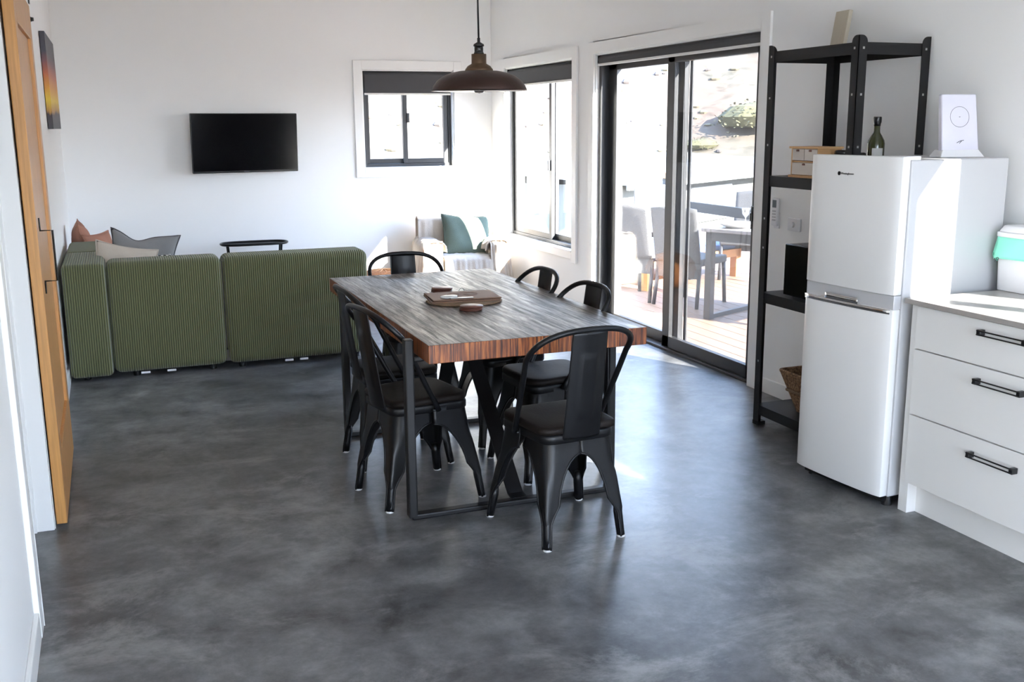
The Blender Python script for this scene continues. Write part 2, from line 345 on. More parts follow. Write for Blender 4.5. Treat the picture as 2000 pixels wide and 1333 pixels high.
def archi_x(name, y0, y1, z0, z1, w=.088, t=.018, sill=True):
    m = MB(); m.box(-t, 0, y0-w, y0, z0-(w if sill else 0), z1+w); m.box(-t, 0, y1, y1+w, z0-(w if sill else 0), z1+w); m.box(-t, 0, y0, y1, z1, z1+w)
    if sill: m.box(-t, 0, y0, y1, z0-.06, z0)
    e = .012
    m.box(0, .17, y0, y0+e, z0, z1); m.box(0, .17, y1-e, y1, z0, z1); m.box(0, .17, y0, y1, z1-e, z1)
    if sill: m.box(-.022, .17, y0, y1, z0, z0+e)
    return st(m.build(name, TRIM, bevel=.003))
def archi_y(name, x0, x1, z0, z1, w=.082, t=.018, s=-1, yb=0):
    m = MB(); e = .012
    m.box(x0-w, x0, yb, yb+s*t, z0-w, z1+w); m.box(x1, x1+w, yb, yb+s*t, z0-w, z1+w); m.box(x0, x1, yb, yb+s*t, z1, z1+w); m.box(x0, x1, yb, yb+s*t, z0-w, z0)
    m.box(x0, x0+e, yb, yb-s*.19, z0, z1); m.box(x1-e, x1, yb, yb-s*.19, z0, z1); m.box(x0, x1, yb, yb-s*.19, z1-e, z1); m.box(x0, x1, yb+s*.02, yb-s*.19, z0, z0+e)
    return st(m.build(name, TRIM, bevel=.003))
archi_y('trim_2', -1.297, -.392, 1.18, 2.10)
archi_x('trim_3', -1.95, -.39, .53, 2.105)
archi_x('trim_4', -4.563, -2.35, 0, 2.11, sill=False)
archi_x('trim_5', KW[0], KW[1], KW[2], KW[3])

# windows: name window_n, parts frame / sash / pane / latch
def ring(m, ax, a0, a1, z0, z1, w, d0, d1):
    B = (lambda p0, p1, r0, r1: m.box(p0, p1, d0, d1, r0, r1)) if ax == 'x' else (lambda p0, p1, r0, r1: m.box(d0, d1, p0, p1, r0, r1))
    B(a0, a0+w, z0, z1); B(a1-w, a1, z0, z1); B(a0+w, a1-w, z0, z0+w); B(a0+w, a1-w, z1-w, z1)
def window(name, ax, a0, a1, z0, z1, split, fw=.03, sw=.045, d=.06, latch=True, over=.055):
    r = thing(name, None, None, kind='structure')
    m = MB(); ring(m, ax, a0, a1, z0, z1, fw, d, d+.10); m.build('window_frame', ALU, r, bevel=.003)
    s = split
    for (p0, p1, dd) in ((a0+fw, s+over/2, d+.055), (s-over/2, a1-fw, d+.012)):
        m = MB(); ring(m, ax, p0, p1, z0+fw, z1-fw, sw, dd, dd+.034); sa = m.build('sash', ALU, r, bevel=.002)
        g = MB()
        if ax == 'x': g.box(p0+sw, p1-sw, dd+.014, dd+.019, z0+fw+sw, z1-fw-sw)
        else: g.box(dd+.014, dd+.019, p0+sw, p1-sw, z0+fw+sw, z1-fw-sw)
        g.build('glass_pane', GLASS, sa)
    if latch:
        zc = z0 + .42*(z1-z0) if ax == 'x' else z0+.44*(z1-z0); g = MB()
        if ax == 'x': g.box(s+.012, s+.035, d-.012, d+.014, zc+.04, zc+.13)
        else: g.box(d-.012, d+.014, s-.012, s+.012, zc-.045, zc+.045)
        g.build('latch', ALU, r, bevel=.003)
    return r
window('window_1', 'x', -1.285, -.404, 1.192, 2.09, -.862)
window('window_2', 'y', -1.94, -.402, .542, 2.095, -1.30, sw=.05)
window('window_3', 'y', KW[0]+.012, KW[1]-.012, KW[2]+.012, KW[3]-.012, -8.1, latch=False)
MB().box(.150, .1505, KW[0]+.05, KW[1]-.05, KW[2]+.05, KW[3]-.05).build('fly_screen', MESHS, bpy.data.objects['window_3'])  # unseen screen, added to dim sun and sky on the fridge side
r = thing('added_window_4', None, None, kind='structure'); m = MB(); ring(m, 'x', -3.7, -.3, .02, 2.55, .05, YF-.12, YF-.04); m.box(-2.02, -1.98, YF-.12, YF-.04, .07, 2.5); m.build('window_frame', ALU, r)  # unseen window behind the camera, added to let in more daylight
MB().box(-3.65, -2.02, YF-.083, YF-.078, .07, 2.5).build('glass_pane', GLASS, r); MB().box(-1.98, -.35, YF-.083, YF-.078, .07, 2.5).build('glass_pane', GLASS, r)

r = thing('added_window_5', None, None, kind='structure'); m = MB(); xx = lx(-11)-.07; ring(m, 'y', -12.19, -10.31, .06, 2.59, .05, xx-.04, xx+.04); m.build('window_frame', ALU, r); MB().box(xx-.003, xx+.003, -12.14, -10.36, .11, 2.54).build('glass_pane', GLASS, r)  # unseen window, added to brighten the fridge front and drawers
# sliding door to the deck
r = thing('door_1', None, None, kind='structure')
m = MB(); z0, z1, ya, yb = 0.0, 2.098, -4.551, -2.362
m.box(.03, .16, ya, ya+.04, z0, z1); m.box(.03, .16, yb-.04, yb, z0, z1); m.box(.03, .16, ya, yb, z1-.045, z1); m.box(.02, .17, ya, yb, 0, .018)
m.build('door_frame', ALU, r, bevel=.003)
for nm, p0, p1, dd in (('fixed_panel', -3.53, -2.402, .095), ('sliding_panel', -4.511, -3.40, .045)):
    m = MB(); sw = .075
    m.box(dd, dd+.04, p0, p0+(.09 if nm[0] == 'f' else .06), .02, 2.05); m.box(dd, dd+.04, p1-(.09 if nm[0] != 'f' else .13), p1, .02, 2.05)
    m.box(dd, dd+.04, p0, p1, .02, .10); m.box(dd, dd+.04, p0, p1, 1.985, 2.05)
    pa = m.build(nm, ALU, r, bevel=.003)
    MB().box(dd+.018, dd+.023, p0+.05, p1-.08, .09, 1.99).build('glass_pane', GLASS, pa)
    if nm[0] == 's': MB().box(dd-.016, dd-.002, p0+.01, p0+.045, .95, 1.09).tube([(dd-.02, p0+.028, 1.0), (dd-.02, p0+.028, 1.05)], .012).build('door_handle', DARKP, pa, bevel=.003)
m = MB(); ring(m, 'y', -4.50, -3.52, .03, 2.04, .035, .146, .156); scf = m.build('screen_frame', ALU, r)
MB().box(.150, .1505, -4.465, -3.555, .065, 2.005).build('fly_screen', MESHS, scf)

# barn door on the left wall and its rail stop
r = thing('door_2', None, None, kind='structure'); x = -3.858; T = .04
def L(y): return lx(y)+.030
m = MB(); lbox(m, -5.445, -4.40, .022, 2.12, .034, .052); m.build('door_leaf', PINE, r)
for (a, c, z0, z1, nm) in ((-5.45, -5.33, .02, 2.125, 'stile'), (-4.52, -4.395, .02, 2.125, 'stile'), (-5.33, -4.52, .02, .30, 'rail'), (-5.33, -4.52, 1.97, 2.125, 'rail')):
    m = MB(); lbox(m, a, c, z0, z1, .026, .066); m.build(nm, PINE, r, bevel=.003)
m = MB(); y = -5.30; d = .066
hp = [(L(y)-.030+d, y, 1.235), (L(y)-.030+d+.002, y, 1.185), (L(y)-.030+d+.046, y, 1.185), (L(y)-.030+d+.046, y, .985), (L(y)-.030+d+.002, y, .985), (L(y)-.030+d, y, .935)]
m.tube(hp, .0045, 6); m.build('door_handle', DARKP, r)
m = MB(); lbox(m, -6.4, -4.2, 2.20, 2.24, .03, .038)
m.build('rail_track', DARKP, r); m = MB(); lbox(m, -4.50, -4.46, 2.125, 2.26, .068, .074); lbox(m, -5.38, -5.34, 2.125, 2.26, .068, .074); m.build('roller_strap', DARKP, r)
m = MB(); yy = -4.24; m.tube([(lx(yy), yy, 2.08), (lx(yy)+.06, yy, 2.08)], .013, 8).lathe([(0, 0), (.018, .004), (.018, .02), (0, .024)], (lx(yy)+.055, yy, 2.068), 10)
m.build('door_stop', DARKP, r)

# ------------------------------------------------------------------ roller blinds
def blind(ax, a0, a1, zt, zb, d, label):
    r = thing('roller_blind', label, 'blind', group=None)
    f = MB()
    if ax == 'x':
        f.tube([(a0, d+.022, zt-.028), (a1, d+.022, zt-.028)], .022, 14); o = f.build('blind_roll', BLIND, r, smooth=True)
        MB().box(a0+.01, a1-.01, d-.001, d+.001, zb, zt-.03).build('blind_fabric', BLIND, r)
        MB().box(a0+.005, a1-.005, d-.007, d+.007, zb-.018, zb).build('bottom_bar', BAR, r, bevel=.003)
        MB().box(a0-.006, a0+.0, d+.0, d+.05, zt-.055, zt).build('bracket', DARKP, r); MB().box(a1, a1+.006, d, d+.05, zt-.055, zt).build('bracket', DARKP, r)
    else:
        f.tube([(d+.022, a0, zt-.028), (d+.022, a1, zt-.028)], .022, 14); f.build('blind_roll', BLIND, r, smooth=True)
        MB().box(d-.001, d+.001, a0+.01, a1-.01, zb, zt-.03).build('blind_fabric', BLIND, r)
        MB().box(d-.007, d+.007, a0+.005, a1-.005, zb-.018, zb).build('bottom_bar', BAR, r, bevel=.003)
        MB().box(d, d+.05, a0-.006, a0, zt-.055, zt).build('bracket', DARKP, r); MB().box(d, d+.05, a1, a1+.006, zt-.055, zt).build('bracket', DARKP, r)
    return r
blind('x', -1.275, -.412, 2.085, 1.885, .014, 'charcoal roller blind over the small window beside the television wall')
blind('y', -1.93, -.412, 2.09, 1.945, .014, 'charcoal roller blind over the tall corner window behind the pendant lamp')
blind('y', -4.54, -2.372, 2.095, 2.035, .012, 'wide dark roller blind across the top of the sliding glass door')

# ------------------------------------------------------------------ dining table
TX0, TX1, TY0, TY1, TZ0, TZ1 = -2.475, -1.54, -6.065, -4.147, .687, .76
t = thing('dining_table', 'thick wooden dining table with red-brown edges on black steel frames', 'table', (-2.0, -5.1, 0))
ox, oy = 2.0, 5.1
m = MB().box(TX0+ox, TX1+ox, TY0+oy, TY1+oy, TZ0, TZ1); m.m = [1, 0, 1, 1, 1, 1]
m.build('table_top', [TTOP, TEDGE], t, bevel=.0025)
for y in (-5.89, -4.665):
    m = MB(); w2 = .0225; xl, xr = -2.503, -1.618
    def bar(m, x0, x1, z0, z1): m.box(x0+ox, x1+ox, y-w2+oy, y+w2+oy, z0, z1)
    bar(m, xl-.025, xl+.012, .012, .755); bar(m, xr-.018, xr+.018, .012, .687); bar(m, xl-.012, xr+.01, .003, .026); bar(m, xl+.012, xr-.018, .664, .687)
    m.build('leg_frame', STEEL, t, bevel=.006)
for (y0, y1) in ((-5.86, -5.12), (-4.69, -5.08)):
    s = 1 if y1 > y0 else -1; m = MB(); xa, xb = -2.075+ox, -2.005+ox
    P = [(y0-s*.03, .027), (y0+s*.02, .031), (y1-s*.02, .680), (y1+s*.12, .6835)]
    for (p0, p1) in zip(P, P[1:]):
        tt = .006
        dy, dz = p1[0]-p0[0], p1[1]-p0[1]; L_ = math.hypot(dy, dz); ny, nz = -dz/L_*tt/2, dy/L_*tt/2
        m.add([(xx, yy+oy, zz) for xx in (xa, xb) for (yy, zz) in ((p0[0]-ny, p0[1]-nz), (p0[0]+ny, p0[1]+nz), (p1[0]+ny, p1[1]+nz), (p1[0]-ny, p1[1]-nz))],
              [(0,1,2,3), (7,6,5,4), (0,4,5,1), (1,5,6,2), (2,6,7,3), (3,7,4,0)])
    m.build('diagonal_brace', STEEL, t)

# ------------------------------------------------------------------ bistro chairs
def corner(sx, sy, z):
    k = max(0, min(1, (.40-z)/.40))
    fx = .172 if sy > 0 else .150; ffx = .225 if sy > 0 else .178
    return (sx*(fx+(ffx-fx)*k**1.05), sy*(.168+(.225-.168)*k**1.05))
def leg_mb(sx, sy):
    m = MB(); zt, zb = .352, .165
    ZS = [.425, .40, .375, .3525] + [zb+(zt-zb)*sin(pi/2*(1-i/9)) for i in range(1, 10)] + [.15, .135, .12, .10, .08, .05, .02, .006]
    NT = 12; rows = []
    for z in ZS:
        cx, cy = corner(sx, sy, z); hx, hy = abs(cx), abs(cy)
        rad = .045 if z > .3 else (.022 + .023*max(0, (z-.12))/.18 if z > .12 else .017+.005*max(0, z)/.12)
        ws = []
        for h in (hx, hy):
            w0 = .052; full = h-rad+pi*rad/4
            if z >= zt: wv = full
            elif z >= zb: wv = full-(full-w0)*math.sqrt(max(0, 1-((z-zb)/(zt-zb))**2))
            elif z > .10: wv = .019+(w0-.019)*((z-.10)/(zb-.10))**1.2
            else: wv = .019
            ws.append(wv)
        row = []
        for i in range(-NT, NT+1):
            t_ = i/NT; s = abs(t_)*(ws[0] if t_ < 0 else ws[1]); arc = pi*rad/4
            if s <= arc: a = pi/4 + (s/rad)*(1 if t_ < 0 else -1); px, py = (hx-rad)+rad*cos(a), (hy-rad)+rad*sin(a)
            elif t_ < 0: px, py = (hx-rad)-(s-arc), hy
            else: px, py = hx, (hy-rad)-(s-arc)
            bmp = .007*math.exp(-(s/.013)**2)*max(0, min(1, (z-.09)/.02, (.275-z)/.02)) if .09 < z < .275 else 0
            row.append((sx*(px+bmp*.7), sy*(py+bmp*.7), z))
        rows.append(row)
    W = 2*NT+1; vs = [p for r_ in rows for p in r_]
    m.add(vs, [(j*W+i, j*W+i+1, (j+1)*W+i+1, (j+1)*W+i) for j in range(len(rows)-1) for i in range(W-1)])
    e0 = [r_[0] for r_ in rows[3:]]; e1 = [r_[-1] for r_ in rows[3:]]
    m.tube(e0, .0035, 6); m.tube(e1, .0035, 6)
    pts = []
    for z in (.135, .10, .05, .008): cx, cy = corner(sx, sy, z); pts.append((cx-sx*.0155, cy-sy*.0155, z))
    m.tube(pts, [.012, .0165, .0155, .0150], 14)
    return m
def make_chair():
    r = thing('bistro_chair', 'x', 'chair')
    # seat: black wooden board with rounded, dished top
    def outline(g):
        p = []
        for (cx, cy, rr, a0) in ((.183, .178, .07, 0), (-.183, .178, .07, 90), (-.168, -.178, .05, 180), (.168, -.178, .05, 270)):
            ccx, ccy = cx-math.copysign(rr, cx), cy-math.copysign(rr, cy)
            for k in range(7): a = R(a0+15*k); p.append((ccx+(rr+g)*cos(a), ccy+(rr+g)*sin(a)))
        return p
    m = MB(); lv = [(-.012, .437), (0, .441), (0, .456), (-.006, .464), (-.02, .467)]; n_ = 28
    for g, z in lv: m.v += [(x, y, z) for x, y in outline(g)]
    for k in range(4):
        for i in range(n_): j = (i+1) % n_; m.f.append((k*n_+i, k*n_+j, (k+1)*n_+j, (k+1)*n_+i)); m.m.append(0)
    m.v += [(x*.55, y*.55, .462) for x, y in outline(-.02)]; b0, b1 = 4*n_, 5*n_
    for i in range(n_): j = (i+1) % n_; m.f.append((b0+i, b0+j, b1+j, b1+i)); m.m.append(0)
    m.f.append(tuple(b1+i for i in range(n_))); m.m.append(0); m.f.append(tuple(range(n_))[::-1]); m.m.append(0)
    m.build('seat', SEATW, r, smooth=True)
    m = MB()
    def ro(g, z): return [(x, y, z) for x, y in [(sx_, sy_) for sx_, sy_ in _pan(g)]]
    def _pan(g):
        p = []
        for (cx, cy, rr, a0) in ((.172, .168, .045, 0), (-.172, .168, .045, 90), (-.150, -.168, .045, 180), (.150, -.168, .045, 270)):
            ccx, ccy = cx-math.copysign(rr, cx), cy-math.copysign(rr, cy)
            for k in range(7): a = R(a0+15*k); p.append((ccx+(rr+g)*cos(a), ccy+(rr+g)*sin(a)))
        return p
    L_ = [(.002, .400), (.007, .404), (.007, .428), (.003, .437), (-.03, .437)]
    for g, z in L_: m.v += ro(g, z)
    for k in range(4):
        for i in range(n_): j = (i+1) % n_; m.f.append((k*n_+i, k*n_+j, (k+1)*n_+j, (k+1)*n_+i)); m.m.append(0)
    m.f.append(tuple(4*n_+i for i in range(n_))); m.m.append(0)
    for s in (-1, 1): m.lathe([(0, 0), (.008, .002), (.008, .01), (0, .012)], (s*.182, 0, .408), 10)
    m.build('seat_pan', BLACK, r, smooth=True)
    for sx in (-1, 1):
        for sy in (1, -1):
            lg = leg_mb(sx, sy).build('leg', BLACK, r, smooth=True, solid=.003)
            cx, cy = corner(sx, sy, 0); MB().lathe([(.0165, 0), (.0175, .003), (.0165, .008)], (cx-sx*.0155, cy-sy*.0155, 0), 14).build('foot_glide', FOOT, lg)
    pts = [(.186, .02, .412), (.188, .006, .44), (.197, -.042, .53), (.207, -.098, .64), (.215, -.142, .73)]
    top = []
    for k in range(1, 18):
        a = pi*k/18; cx = .215*math.copysign(abs(cos(a))**.72, cos(a)); top.append((cx, -.144-.103*sin(a)**.8, .735+.112*sin(a)**.85))
    P = pts + top + [(-x, y, z) for x, y, z in pts[::-1]]
    MB().tube(P, .0115, 12).build('backrest_hoop', BLACK, r, smooth=True, auto=False)
    m = MB()
    def sp(u, v):
        x = (u-.5)*(.148+.012*(1-v)); y = -.172-.068*v**.9-.014*(1-(2*u-1)**2); z = .415+.425*v
        e = 0
        uu, vv = abs(u-.5), v
        if uu < .25 and .2 < vv < .8: e = .003*min(1, (.25-uu)/.04, (vv-.2)/.03, (.8-vv)/.03)
        return (x, y-e, z)
    m.grid(sp, 20, 34); m.build('backrest_splat', BLACK, r, smooth=True, solid=.003, auto=False)
    return r
CH = [((-1.978, -6.166), 4.6, 'black metal bistro chair at the near end of the table, back towards the camera'),
      ((-2.402, -5.580), -79.2, 'black metal bistro chair on the left side of the table, nearer the camera'),
      ((-2.362, -5.066), -88, 'black metal bistro chair left of the table, farther one, by the green sofa'),
      ((-1.722, -5.46), 94, 'black metal bistro chair on the sliding door side of the table, nearer the camera'),
      ((-1.732, -4.90), 92, 'black metal bistro chair on the window side of the table, farther of the two there'),
      ((-2.005, -4.165), 178, 'black metal bistro chair at the far end of the table near the armchair')]
c0 = make_chair()
for k, ((x, y), a, lb) in enumerate(CH):
    c = c0 if k == 0 else copy_tree(c0)
    c.location = (x, y, 0); c.rotation_euler = (0, 0, R(a)); c['label'] = lb; c['group'] = 'black bistro chairs around the dining table'

# ------------------------------------------------------------------ on the table
ZT = .7605
o = MB().lathe([(.0, 0), (.155, 0), (.16, .004), (.155, .009), (0, .009)], (0, 0, 0), 48, 1.14, .95).build('placemat', WOVEN, smooth=True)
o.location = (-2.035, -5.175, ZT); o.rotation_euler = (0, 0, R(-8)); tag(o, 'oval woven rattan placemat at the bottom of the stack on the table', 'placemat')
for k, (dx, dy, a, lb) in enumerate(((-.004, -.012, -7, 'rectangular brown leather placemat lying directly on the oval woven mat'), (.004, .0, -5, 'rectangular brown leather placemat on top of the stack, embossed with a ring'))):
    o = MB().box(-.165, .165, -.115, .115, 0, .006).build('placemat', LEATH, bevel=.002); o.location = (-2.03+dx, -5.12+dy, ZT+.0095+.007*k); o.rotation_euler = (0, 0, R(a)); tag(o, lb, 'placemat')
    if k:
        MB().tube([(.045+.035*cos(2*pi*i/24), .02+.035*sin(2*pi*i/24), .0062) for i in range(24)], .0014, 6, closed=True).tube([(-.04+.03*cos(2*pi*i/24), .02+.03*sin(2*pi*i/24), .0062) for i in range(24)], .0010, 6, closed=True).build('embossed_ring', MAHOG, o)
o = MB().lathe([(0, 0), (.02, 0), (.032, .005), (.03, .011), (0, .013)], (0, 0, 0), 24, 1.35, .8).build('pebble', STONE, smooth=True); o.location = (-2.115, -5.19, ZT+.023); tag(o, 'small smooth white stone on the top brown placemat', 'ornament')
o = MB().box(-.055, .055, -.011, .011, 0, .004).build('spreader_knife', SILVER, bevel=.002); o.location = (-2.06, -5.215, ZT+.023); o.rotation_euler = (0, 0, R(-6)); tag(o, 'flat brushed metal spreader lying at the front of the placemats', 'cutlery')
for k, (x, y, nm) in enumerate(((-2.043, -4.845, 'behind the placemats'), (-2.075, -5.395, 'in front of the placemats'))):
    for j in range(3):
        o = MB().lathe([(0, 0), (.052, 0), (.0535, .003), (.052, .006), (0, .006)], (0, 0, 0), 28).build('coaster', MAHOG, smooth=True)
        o.location = (x+.002*((j*7) % 3-1), y+.002*((j*5) % 3-1), ZT+.0065*j)
        tag(o, 'round dark red wooden coaster, %s of the little pile %s' % (('bottom', 'middle', 'top')[j], nm), 'coaster', 'round coasters on the dining table')
o = MB().tube([(.016*cos(2*pi*i/20), 0, .018+.016*sin(2*pi*i/20)) for i in range(20)], .0016, 6, closed=True).build('napkin_ring', SILVER, smooth=True); o.location = (-1.985, -4.985, ZT); o.rotation_euler = (0, 0, R(20)); tag(o, 'thin metal ring standing behind the placemats', 'ring')

# ------------------------------------------------------------------ pendant lamp
t = thing('pendant_lamp', 'aged bronze industrial pendant lamp hanging over the dining table', 'lamp', (-1.918, -5.1, 1.735))
prof = [(.222, .0), (.2225, .003), (.214, .022), (.197, .045), (.168, .066), (.13, .081), (.095, .088), (.066, .090)]
MB().lathe(prof, (0, 0, 0), 64).build('lamp_shade', BRONZE, t, smooth=True)
inn = [(.219, .001), (.211, .020), (.194, .042), (.165, .063), (.128, .078), (.03, .085)]
o = MB(); o.lathe(inn[::-1], (0, 0, 0), 64); o.f = [f for f in o.f if len(f) == 4]; o.m = [0]*len(o.f); o.build('shade_lining', LINING, t, smooth=True)
MB().lathe([(.066, .088), (.064, .097), (.052, .112), (.036, .121), (.0345, .124), (.0345, .165), (.0, .166)], (0, 0, 0), 40).build('shade_neck', BRASSY, t, smooth=True)
MB().lathe([(.024, .166), (.022, .172), (.0205, .174), (.0205, .198), (.0255, .201), (.0235, .209), (.012, .216), (.007, .219), (.007, .236), (.004, .238), (0, .238)], (0, 0, 0), 24).build('lamp_socket', DARKP, t, smooth=True)
MB().tube([(0, 0, .236), (-.003, 0, .5), (-.004, 0, .8), (-.004, 0, H-1.735)], .0045, 8).build('cord', DARKP, t, smooth=True)
MB().lathe([(0, -.012), (.02, -.008), (.032, .008), (.034, .024), (.026, .045), (.014, .06), (.013, .085)], (0, 0, 0), 24).build('light_bulb', BULB, t, smooth=True)
MB().lathe([(0, -.03), (.05, -.03), (.055, -.02), (.055, 0)], (-.004, 0, H-1.735), 24).build('ceiling_rose', DARKP, t, smooth=True)

# ------------------------------------------------------------------ television, painting, side table
t = thing('television', 'black flat television on the back wall, tilted and swung slightly out', 'television', (-2.41, -.135, 1.437)); t.rotation_euler = (R(4), 0, R(8))
MB().box(-.478, .478, -.012, .022, -.262, .262).build('television_body', DARKP, t, bevel=.006)
MB().box(-.470, .470, -.0135, -.0125, -.243, .255).build('screen', SCREEN, t)
MB().box(-.2, .2, .022, .05, -.16, .10).build('rear_housing', DARKP, t, bevel=.01)
MB().box(-.06, .06, .05, .118, -.1, .1).build('wall_bracket', DARKP, t)
text('logo', 'Hisense', .016, INKG, t, Matrix.Translation((0, -.0126, -.2525)) @ Matrix.Rotation(R(90), 4, 'X'))
t = thing('painting', 'canvas print of an orange sunset hanging on the left wall', 'picture', (lx(-1.6), -1.68, 1.575))
m = MB(); m.box(.002, .034, -.56, .56, 0, .62); m.build('canvas', PIC, t, bevel=.002)
t.location.x = lx(-2.24)+.0015

t = thing('side_table', 'small black oval tray table with thin legs behind the green sofa', 'table', (-2.41, -.34, 0))
a, bb = .29, .125
def oval(r0, n=48, e=.5):
    return [(math.copysign(abs(cos(2*pi*k/n))**e, cos(2*pi*k/n))*(a+r0), math.copysign(abs(sin(2*pi*k/n))**.85, sin(2*pi*k/n))*(bb+r0)) for k in range(n)]
MB().prism(oval(0), .545, .551).build('tray', BLACK, t)
m = MB(); P1, P2 = oval(.002), oval(.002)
m.tube([(x, y, .558) for x, y in P1], .010, 8, closed=True); m.build('tray_rim', BLACK, t, smooth=True)
for sx in (-1, 1):
    for sy in (-1, 1): MB().tube([(sx*.235, sy*.055, .545), (sx*.215, sy*.05, .3), (sx*.22, sy*.09, .004)], .0085, 8).build('leg', BLACK, t, smooth=True)

# ------------------------------------------------------------------ sofa
def rbox(name, m, parent, x0, x1, y0, y1, z0, z1, r=.045):
    return MB().box(x0, x1, y0, y1, z0, z1).build(name, m, parent, smooth=True, bevel=r, seg=5)
t = thing('sectional_sofa', 'long green corduroy corner sofa seen from behind', 'sofa', (-2.9, -2.0, 0))
sx_, sy_ = 2.9, 2.0
def sb(name, m, x0, x1, y0, y1, z0, z1, r=.05): return rbox(name, m, t, x0+sx_, x1+sx_, y0+sy_, y1+sy_, z0, z1, r)
sb('back_module', CORDX, -3.635, -2.928, -2.88, -2.60, .035, .752)
sb('back_module', CORDX, -2.922, -1.962, -2.88, -2.60, .035, .752)
sb('side_module', CORDX, -3.892, -3.637, -2.915, -2.16, .03, .752, .035)
sb('side_module', CORDY, -3.892, -3.65, -2.155, -1.46, .03, .752, .035)
sb('seat_cushion', CORDX, -3.645, -2.93, -2.61, -1.75, .12, .43); sb('seat_cushion', CORDX, -2.925, -1.975, -2.61, -1.75, .12, .43)
sb('seat_cushion', CORDX, -3.66, -2.93, -1.745, -1.05, .12, .43)
for x, y in ((-3.80, -2.8), (-3.50, -2.8), (-3.02, -2.8), (-2.83, -2.8), (-2.05, -2.8), (-2.05, -1.85), (-3.0, -1.15), (-3.8, -1.6)):
    MB().lathe([(.022, 0), (.025, .05), (.025, .125)], (x+sx_, y+sy_, 0), 14).build('foot', DARKP, t)
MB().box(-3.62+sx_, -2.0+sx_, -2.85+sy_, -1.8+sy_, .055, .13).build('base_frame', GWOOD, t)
for x in (-3.44, -3.28, -2.52, -2.42):
    MB().box(x+sx_-.035, x+sx_+.02, -2.872+sy_, -2.867+sy_, .022, .035).build('care_label', WPL, t)

def cushion(name, m, w, h, th, label, loc, rot, pipe=None, group=None, pinch=.10, n=22, dent=0):
    root = None
    def pt(u, v, s):
        x, y = 2*u-1, 2*v-1
        e = 1-pinch*(1-abs(x)**2)*(abs(y)**1.5); f = 1-pinch*(1-abs(y)**2)*(abs(x)**1.5)
        k = max(0, (1-abs(x)**2.4))*max(0, (1-abs(y)**2.4))
        z = s*th*.5*k**.45 + .006*sin(7*x+3*y)*k
        yy = y*h/2*e
        if dent: yy -= dent*math.exp(-((x+.25)/.38)**2)*max(0, y)
        return (x*w/2*f, yy, z)
    mb = MB(); mb.grid(lambda u, v: pt(u, v, 1), n, n); mb.grid(lambda u, v: pt(u, v, -1), n, n)
    o = mb.build(name, m, smooth=True, auto=False)
    if pipe:
        P = [pt(i/n, 0, 1) for i in range(n)] + [pt(1, i/n, 1) for i in range(n)] + [pt(1-i/n, 1, 1) for i in range(n)] + [pt(0, 1-i/n, 1) for i in range(n)]
        p = MB().tube(P, .005, 6, closed=True).build('piping', pipe, o, smooth=True)
    o.location = loc; o.rotation_euler = tuple(R(a_) for a_ in rot)
    tag(o, label, 'cushion', group); return o
cushion('cushion', TERRA, .40, .42, .14, 'terracotta cushion leaning on the left wall beyond the sofa arm', (-3.805, -1.20, .672), (84, 0, 92), TERRA, pinch=.16)
cushion('cushion', TERRA, .36, .34, .12, 'smaller terracotta cushion in front of the other terracotta one', (-3.68, -1.27, .625), (80, 0, 60), TERRA)
cushion('cushion', CREAM, .40, .40, .15, 'cream cushion slumped against the sofa back beside the arm', (-3.525, -2.46, .628), (66, 13, 4), CREAM)
cushion('cushion', GREYL, .46, .44, .14, 'grey cushion with dark piping and a pointed corner on the sofa', (-3.40, -2.22, .665), (72, 9, -6), PIPE, dent=.045, pinch=.15)
cushion('cushion', CHECK, .30, .28, .08, 'black and white woven cushion peeping out between the cream and grey ones', (-3.37, -2.36, .60), (72, 4, 4))

# ------------------------------------------------------------------ armchair with throw, basket
t = thing('armchair', 'pale armchair in the sunny corner under an oatmeal throw', 'armchair', (-.525, -.49, 0), R(-6)); t.scale = (.86, .92, 1)
def ab(name, m, x0, x1, y0, y1, z0, z1, r=.05): return rbox(name, m, t, x0, x1, y0, y1, z0, z1, r)
ab('seat_base', THROW, -.30, .30, -.34, .30, .10, .30); ab('seat_cushion', CREAM, -.28, .28, -.385, .28, .25, .38, .05)
ab('armrest', THROW, -.43, -.27, -.36, .32, .06, .50, .06); ab('armrest', THROW, .27, .43, -.36, .32, .06, .50, .06)
o = ab('backrest', THROW, -.40, .40, .17, .36, .25, .70, .08)
for x in (-.36, .36):
    for y in (-.30, .30): MB().lathe([(.018, 0), (.024, .08)], (x, y, 0), 10).build('leg', DARKP, t)
def drape(name, label, path, w0, w1, axis, amp=.012, fr=9, seed=0):
    # cloth strip that follows a path of (a, z) and is folded across its width
    rnd = random.Random(seed); ph = [rnd.uniform(0, 6) for _ in range(3)]
    Lc = [0]
    for p0, p1 in zip(path, path[1:]): Lc.append(Lc[-1]+math.dist(p0, p1))
    def at(s):
        s *= Lc[-1]
        for i in range(len(path)-1):
            if s <= Lc[i+1]+1e-9:
                k = (s-Lc[i])/(Lc[i+1]-Lc[i]); a_ = path[i][0]+(path[i+1][0]-path[i][0])*k; z_ = path[i][1]+(path[i+1][1]-path[i][1])*k
                d = (path[i+1][0]-path[i][0], path[i+1][1]-path[i][1]); L_ = math.hypot(*d); return a_, z_, (-d[1]/L_, d[0]/L_)
    def fn(u, v):
        a_, z_, nn = at(v); hang = abs(v-.5)*2; A = amp*(.25+hang*1.3)
        f = A*(1+sin(fr*6.28*u+ph[0]+1.5*v))*.8 + A*.5*(1+sin(fr*2.3*6.28*u+ph[1]-2*v))
        a_ += nn[0]*f; z_ += nn[1]*f*.3
        b_ = w0+(w1-w0)*u + .012*sin(5*v+ph[2])
        return (b_, a_, z_) if axis == 'y' else (a_, b_, z_)
    return fn
